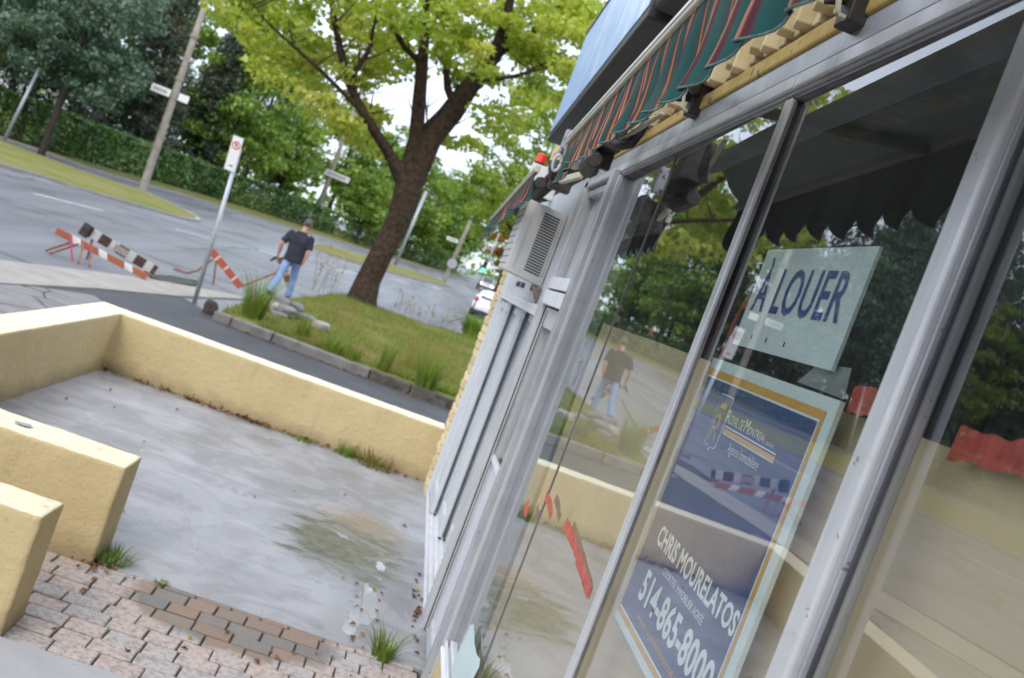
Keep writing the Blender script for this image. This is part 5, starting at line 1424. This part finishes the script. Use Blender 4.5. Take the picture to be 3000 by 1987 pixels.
pts_ = [(p[0] - .25, p[1] + .35) for p in pts_]
flat(ho, ripple(pts_, 4, .03), -.101)
tag(ho.build('wet_pit', simple('dark_wet_soil', (.008, .012, .008), (.02, .025, .015), 8, .25, .5)), kind='structure')

# ------------------------------------------------------------------ walking man
px, py, pz = -2.80, 21.5, -.125
man = thing('person', 'man in a dark t-shirt, jeans and grey cap walking away past the barricades', 'person', (px, py, pz))
skin = simple('skin', (.42, .22, .15), (.50, .28, .20), 12, .55, .4)
denim = simple('blue_denim', (.13, .21, .38), (.26, .37, .56), 5, .85, .2, bump=.3, bscale=60)
shirtm = simple('dark_shirt', (.022, .024, .035), (.04, .042, .055), 5, .9, .2, bump=.4, bscale=14, bd=.02)
def seg(mb, pts, rad, n=12): mb.tube(pts, rad, n)
Z = lambda h: pz + h
HIP = Vector((-2.79, 21.5, Z(.90))); NECK = Vector((-2.80, 21.56, Z(1.46)))
SL, SR = Vector((-3.02, 21.56, Z(1.38))), Vector((-2.585, 21.56, Z(1.40)))
EL, ER = Vector((-3.13, 21.50, Z(1.09))), Vector((-2.535, 21.50, Z(1.10)))
HL, HR = Vector((-3.13, 21.60, Z(.83))), Vector((-2.585, 21.52, Z(.82)))
KL, KR = Vector((-2.93, 21.42, Z(.48))), Vector((-2.67, 21.66, Z(.49)))
AL, AR = Vector((-2.99, 21.18, Z(.09))), Vector((-2.66, 21.72, Z(.09)))
bd_ = MB()
HD = Vector((-2.76, 21.62, Z(1.66)))
bd_.ellipsoid(HD, (.078, .098, .115)); bd_.ellipsoid(HD + Vector((.005, .045, -.06)), (.055, .06, .06))
seg(bd_, [NECK - Vector((0, 0, .06)), NECK + Vector((.01, .02, .06)), HD - Vector((0, .01, .05))], [.075, .058, .06])
bd_.ellipsoid(HD + Vector((.01, .105, -.015)), (.014, .022, .022)); bd_.ellipsoid(HD + Vector((-.080, 0, -.01)), (.012, .02, .032)); bd_.ellipsoid(HD + Vector((.082, 0, -.01)), (.012, .02, .032))
seg(bd_, [HIP, HIP + Vector((0, .02, .25)), NECK - Vector((0, .0, .10))], [.10, .095, .085])
seg(bd_, [SL + Vector((.06, 0, -.03)), SR - Vector((.06, 0, .03))], [.045, .045])
hands = []
for S_, E_, H_, sg in ((SL, EL, HL, -1), (SR, ER, HR, 1)):
    seg(bd_, [S_, S_.lerp(E_, .5), E_, E_.lerp(H_, .3), H_], [.058, .050, .043, .043, .028])
    d = (H_ - E_).normalized(); side = Vector((0, 1, 0)) * 1.0
    side = (side - d * side.dot(d)).normalized(); inn = d.cross(side).normalized() * -sg
    pc = H_ + d * .05
    bd_.obox(pc, (.028, .085, .10), Matrix((inn, side, d)).transposed())
    for k in range(4):
        o_ = side * (.033 - .022 * k); ln = (.070, .082, .076, .058)[k]
        q0 = H_ + d * .09 + o_; q1 = q0 + d * ln * .5 + inn * .012; q2 = q0 + d * ln * .9 + inn * (.035 + .004 * k)
        seg(bd_, [q0 - d * .02, q0, q1, q2], [.0105, .0105, .0100, .0088], 8)
    tb = H_ + d * .035 + side * .045
    seg(bd_, [tb - side * .02, tb + d * .025 + side * .012, tb + d * .06 + side * .012 + inn * .018], [.013, .012, .010], 8)
for h_, k_, a_ in ((HIP + Vector((-.09, 0, -.02)), KL, AL), (HIP + Vector((.09, 0, -.02)), KR, AR)):
    seg(bd_, [h_, h_.lerp(k_, .5), k_, k_.lerp(a_, .35), a_], [.085, .072, .052, .054, .038])
    seg(bd_, [a_, a_ + Vector((0, .06, -.06)), a_ + Vector((0, .15, -.075))], [.04, .038, .03])
organic(bd_, 'body', skin, man, .0085, 2)
sh = MB()
rgs = []
for (c, rx, ry) in [(HIP + Vector((0, 0, -.10)), .205, .165), (HIP + Vector((0, .01, .06)), .198, .158), (HIP + Vector((0, .02, .22)), .198, .150), (HIP + Vector((-.005, .03, .38)), .222, .148), (HIP + Vector((-.005, .05, .48)), .212, .128), (NECK + Vector((0, 0, .0)), .105, .092), (NECK + Vector((0, .004, .025)), .085, .08)]:
    rgs.append([(c.x + rx * math.cos(2 * math.pi * k / 20), c.y + ry * math.sin(2 * math.pi * k / 20), c.z) for k in range(20)])
sh.rings(rgs)
for S_, E_ in ((SL, EL), (SR, ER)): seg(sh, [S_ + (NECK - S_) * .25, S_, S_.lerp(E_, .45), S_.lerp(E_, .80)], [.070, .074, .072, .080])
so = organic(sh, 'shirt', shirtm, man, .014, 2)
for v in so.data.vertices:
    v.co += Vector((1, 1, 0)) * .008 * noise.noise(v.co * 9) + Vector((0, 0, .006)) * noise.noise(v.co * 14)
jn = MB()
seg(jn, [HIP + Vector((0, 0, .05)), HIP + Vector((0, -.01, -.04))], [.12, .14], 16)
for h_, k_, a_ in ((HIP + Vector((-.085, 0, -.02)), KL, AL), (HIP + Vector((.085, 0, -.02)), KR, AR)):
    seg(jn, [h_ + Vector((0, 0, .06)), h_ + Vector((0, 0, -.06)), h_.lerp(k_, .5), k_, k_.lerp(a_, .5), a_ + Vector((0, 0, -.02))], [.085, .102, .092, .078, .074, .078], 14)
jo = organic(jn, 'jeans', denim, man, .016, 2)
for v in jo.data.vertices: v.co += Vector((1, 1, 0)) * .007 * noise.noise(v.co * 11)
for a_ in (AL, AR):
    b = MB(); b.ellipsoid(a_ + Vector((0, .06, -.055)), (.05, .14, .045)); b.ellipsoid(a_ + Vector((0, -.02, -.02)), (.048, .055, .06))
    organic(b, 'shoe', simple('brown_shoe', (.05, .035, .025), (.09, .06, .045), 9, .7), man, .012, 2)
b = MB()
rg = []
for k in range(9):
    a_ = k / 8 * math.pi / 2
    rg.append([(HD.x + .092 * math.cos(a_) * math.cos(q), HD.y + .112 * math.cos(a_) * math.sin(q), HD.z + .018 + .112 * math.sin(a_) * (1 if a_ > 0 else 1)) for q in (2 * math.pi * j / 20 for j in range(20))])
b.rings(rg)
cp_ = b.build('cap', simple('mottled_grey_cap', (.035, .037, .042), (.16, .165, .175), 40, .9), man, smooth=True)
b = MB(); b.add([(HD.x - .085, HD.y + .06, HD.z + .03), (HD.x + .085, HD.y + .06, HD.z + .03), (HD.x + .062, HD.y + .19, HD.z + .0), (HD.x - .062, HD.y + .19, HD.z + .0), (HD.x - .085, HD.y + .06, HD.z + .04), (HD.x + .085, HD.y + .06, HD.z + .04), (HD.x + .062, HD.y + .19, HD.z + .008), (HD.x - .062, HD.y + .19, HD.z + .008)], [(0, 3, 2, 1), (4, 5, 6, 7), (0, 1, 5, 4), (1, 2, 6, 5), (2, 3, 7, 6), (3, 0, 4, 7)])
b.build('peak', shirtm, cp_, bevel=.003)
b = MB(); b.ellipsoid(HD + Vector((0, -.012, -.015)), (.082, .096, .05))
b.build('hair', simple('brown_hair', (.05, .03, .018), (.10, .065, .04), 40, .7), man, smooth=True)
for s_ in (-1, 1):
    b = MB(); b.ellipsoid(HD + Vector((.03 * s_ + .004, .088, .0)), (.013, .008, .008), 8, 6); b.build('eye', simple('dark_eye', (.02, .015, .012), (.05, .04, .03), 9, .3), man)
b = MB(); b.ellipsoid(HD + Vector((.006, .095, -.065)), (.024, .008, .006), 8, 6); b.build('mouth', simple('lips', (.30, .12, .10), (.34, .14, .12), 9, .5), man)
gv = MB()
gd = Vector((-.12, .05, -.14)).normalized()
for k in range(4):
    o_ = Vector((.0, .02 * k - .03, .0)); p0 = HL + Vector((-.01, .03, -.04)) + o_
    gv.tube([p0, p0 + gd * .08, p0 + gd * (.19 - .02 * (k % 2)) + Vector((0, 0, .02 * (k % 2)))], [.030, .028, .016], 7)
gl2 = organic(gv, 'work_gloves', simple('black_leather', (.008, .008, .010), (.022, .022, .026), 12, .6), None, .010, 1)
tag(gl2, 'black work gloves held in the left hand of the walking man', 'gloves')

# ------------------------------------------------------------------ cars
def car(name, label, loc, rz, paintm, L=4.1, Wd=1.72, H=1.45, lights_on=False):
    c = thing(name, label, 'car', loc, rz)
    def ring(y, w, z0, z1, n=20, p=3.2):
        o = []
        for k in range(n):
            a = 2 * math.pi * k / n; ca, sa = math.cos(a), math.sin(a)
            o.append((math.copysign(abs(ca) ** (2 / p), ca) * w, y, (z0 + z1) / 2 + math.copysign(abs(sa) ** (2 / p), sa) * (z1 - z0) / 2))
        return o
    h = L / 2; w = Wd / 2
    b = MB(); b.rings([ring(-h, w * .78, .38, .70), ring(-h + .06, w * .92, .30, .86), ring(-h + .35, w, .24, .95), ring(-h * .3, w, .22, .96), ring(h * .35, w, .22, .94), ring(h - .55, w * .97, .24, .86), ring(h - .12, w * .88, .30, .74), ring(h, w * .70, .38, .62)])
    b.build('body', paintm, c, smooth=True, world=False)
    b = MB(); b.rings([ring(-h + .10, w * .80, .80, .95), ring(-h + .22, w * .80, .82, 1.22), ring(-h + .52, w * .76, .84, H - .03), ring(-h + 1.2, w * .76, .84, H), ring(-h + 2.1, w * .75, .84, H - .03), ring(-h + 2.75, w * .78, .84, 1.08), ring(-h + 2.95, w * .78, .84, .95)])
    b.build('cabin', paintm, c, smooth=True, world=False)
    glassm = simple('car_window', (.03, .035, .04), (.05, .055, .06), 3, .12, .7)
    b = MB(); b.add([(-w * .62, -h + .135, .99), (w * .62, -h + .135, .99), (w * .52, -h + .42, 1.30), (-w * .52, -h + .42, 1.30)], [(0, 1, 2, 3)])
    b.v = [(q[0], q[1] - .045, q[2] + .03) for q in b.v]
    b.build('rear_window', glassm, c, world=False)
    for s_ in (-1, 1):
        b = MB(); b.add([(s_ * w * .775, -h + .55, .99), (s_ * w * .775, -h + 2.5, .99), (s_ * w * .74, -h + 2.0, 1.30), (s_ * w * .74, -h + .75, 1.30)], [(0, 1, 2, 3)])
        b.v = [(q[0] + s_ * .022, q[1], q[2]) for q in b.v]
        b.build('side_window', glassm, c, world=False)
        for yy_ in (-h + .72, h - .80):
            b = MB(); b.tube([(s_ * (w - .20), yy_, .31), (s_ * (w + .005), yy_, .31)], .31, 20)
            wh = b.build('wheel', M['gasket'], c, bevel=.03, world=False)
            b = MB(); b.tube([(s_ * (w - .02), yy_, .31), (s_ * (w + .012), yy_, .31)], .19, 14)
            b.build('rim', M['galv'], wh, world=False)
        b = MB(); b.ellipsoid((s_ * w * .78, -h + .10, .86), (.09, .07, .16)); b.build('tail_light', M['redp'], c, smooth=True, world=False)
        b = MB(); b.ellipsoid((s_ * w * .66, h - .10, .66), (.15, .09, .085))
        b.build('headlight', M['lamp'] if lights_on else M['galv'], c, smooth=True, world=False)
        b = MB(); b.ellipsoid((s_ * (w + .06), -h + 2.45, 1.0), (.09, .05, .07)); b.build('mirror', paintm, c, smooth=True, world=False)
    b = MB(); b.add([(-w * .60, h - 1.10, 1.02), (w * .60, h - 1.10, 1.02), (w * .52, h - 1.72, 1.36), (-w * .52, h - 1.72, 1.36)], [(0, 1, 2, 3)])
    b.v = [(q[0], q[1] + .03, q[2]) for q in b.v]
    b.build('windscreen', glassm, c, world=False)
    b = MB(); b.box(-.26, .26, -h - .012, -h + .02, .56, .68); b.build('number_plate', M['plate'], c, world=False)
    b = MB(); b.rings([ring(-h - .02, w * .80, .22, .42), ring(-h + .10, w * .92, .20, .44)]); b.build('bumper', M['blackp'], c, world=False)
    return c
t = NT('headlamp_glow'); M['lamp'] = t.out(t.n('ShaderNodeEmission', {'Color': (1, .93, .8), 'Strength': 8.0}).outputs[0])
white = simple('white_car_paint', (.74, .75, .77), (.78, .79, .81), 3, .25, .6)
car('parked_car', 'white hatchback seen from behind, half hidden by the brick corner of the shop', (3.50, 49.3, T(47)), R(-8), white, H=1.47)
car('silver_car', 'distant silver car coming with headlights on', (5.75, 99, T(99)), R(175), simple('silver_paint', (.42, .46, .48), (.5, .54, .56), 3, .3, .6, .4), lights_on=True)
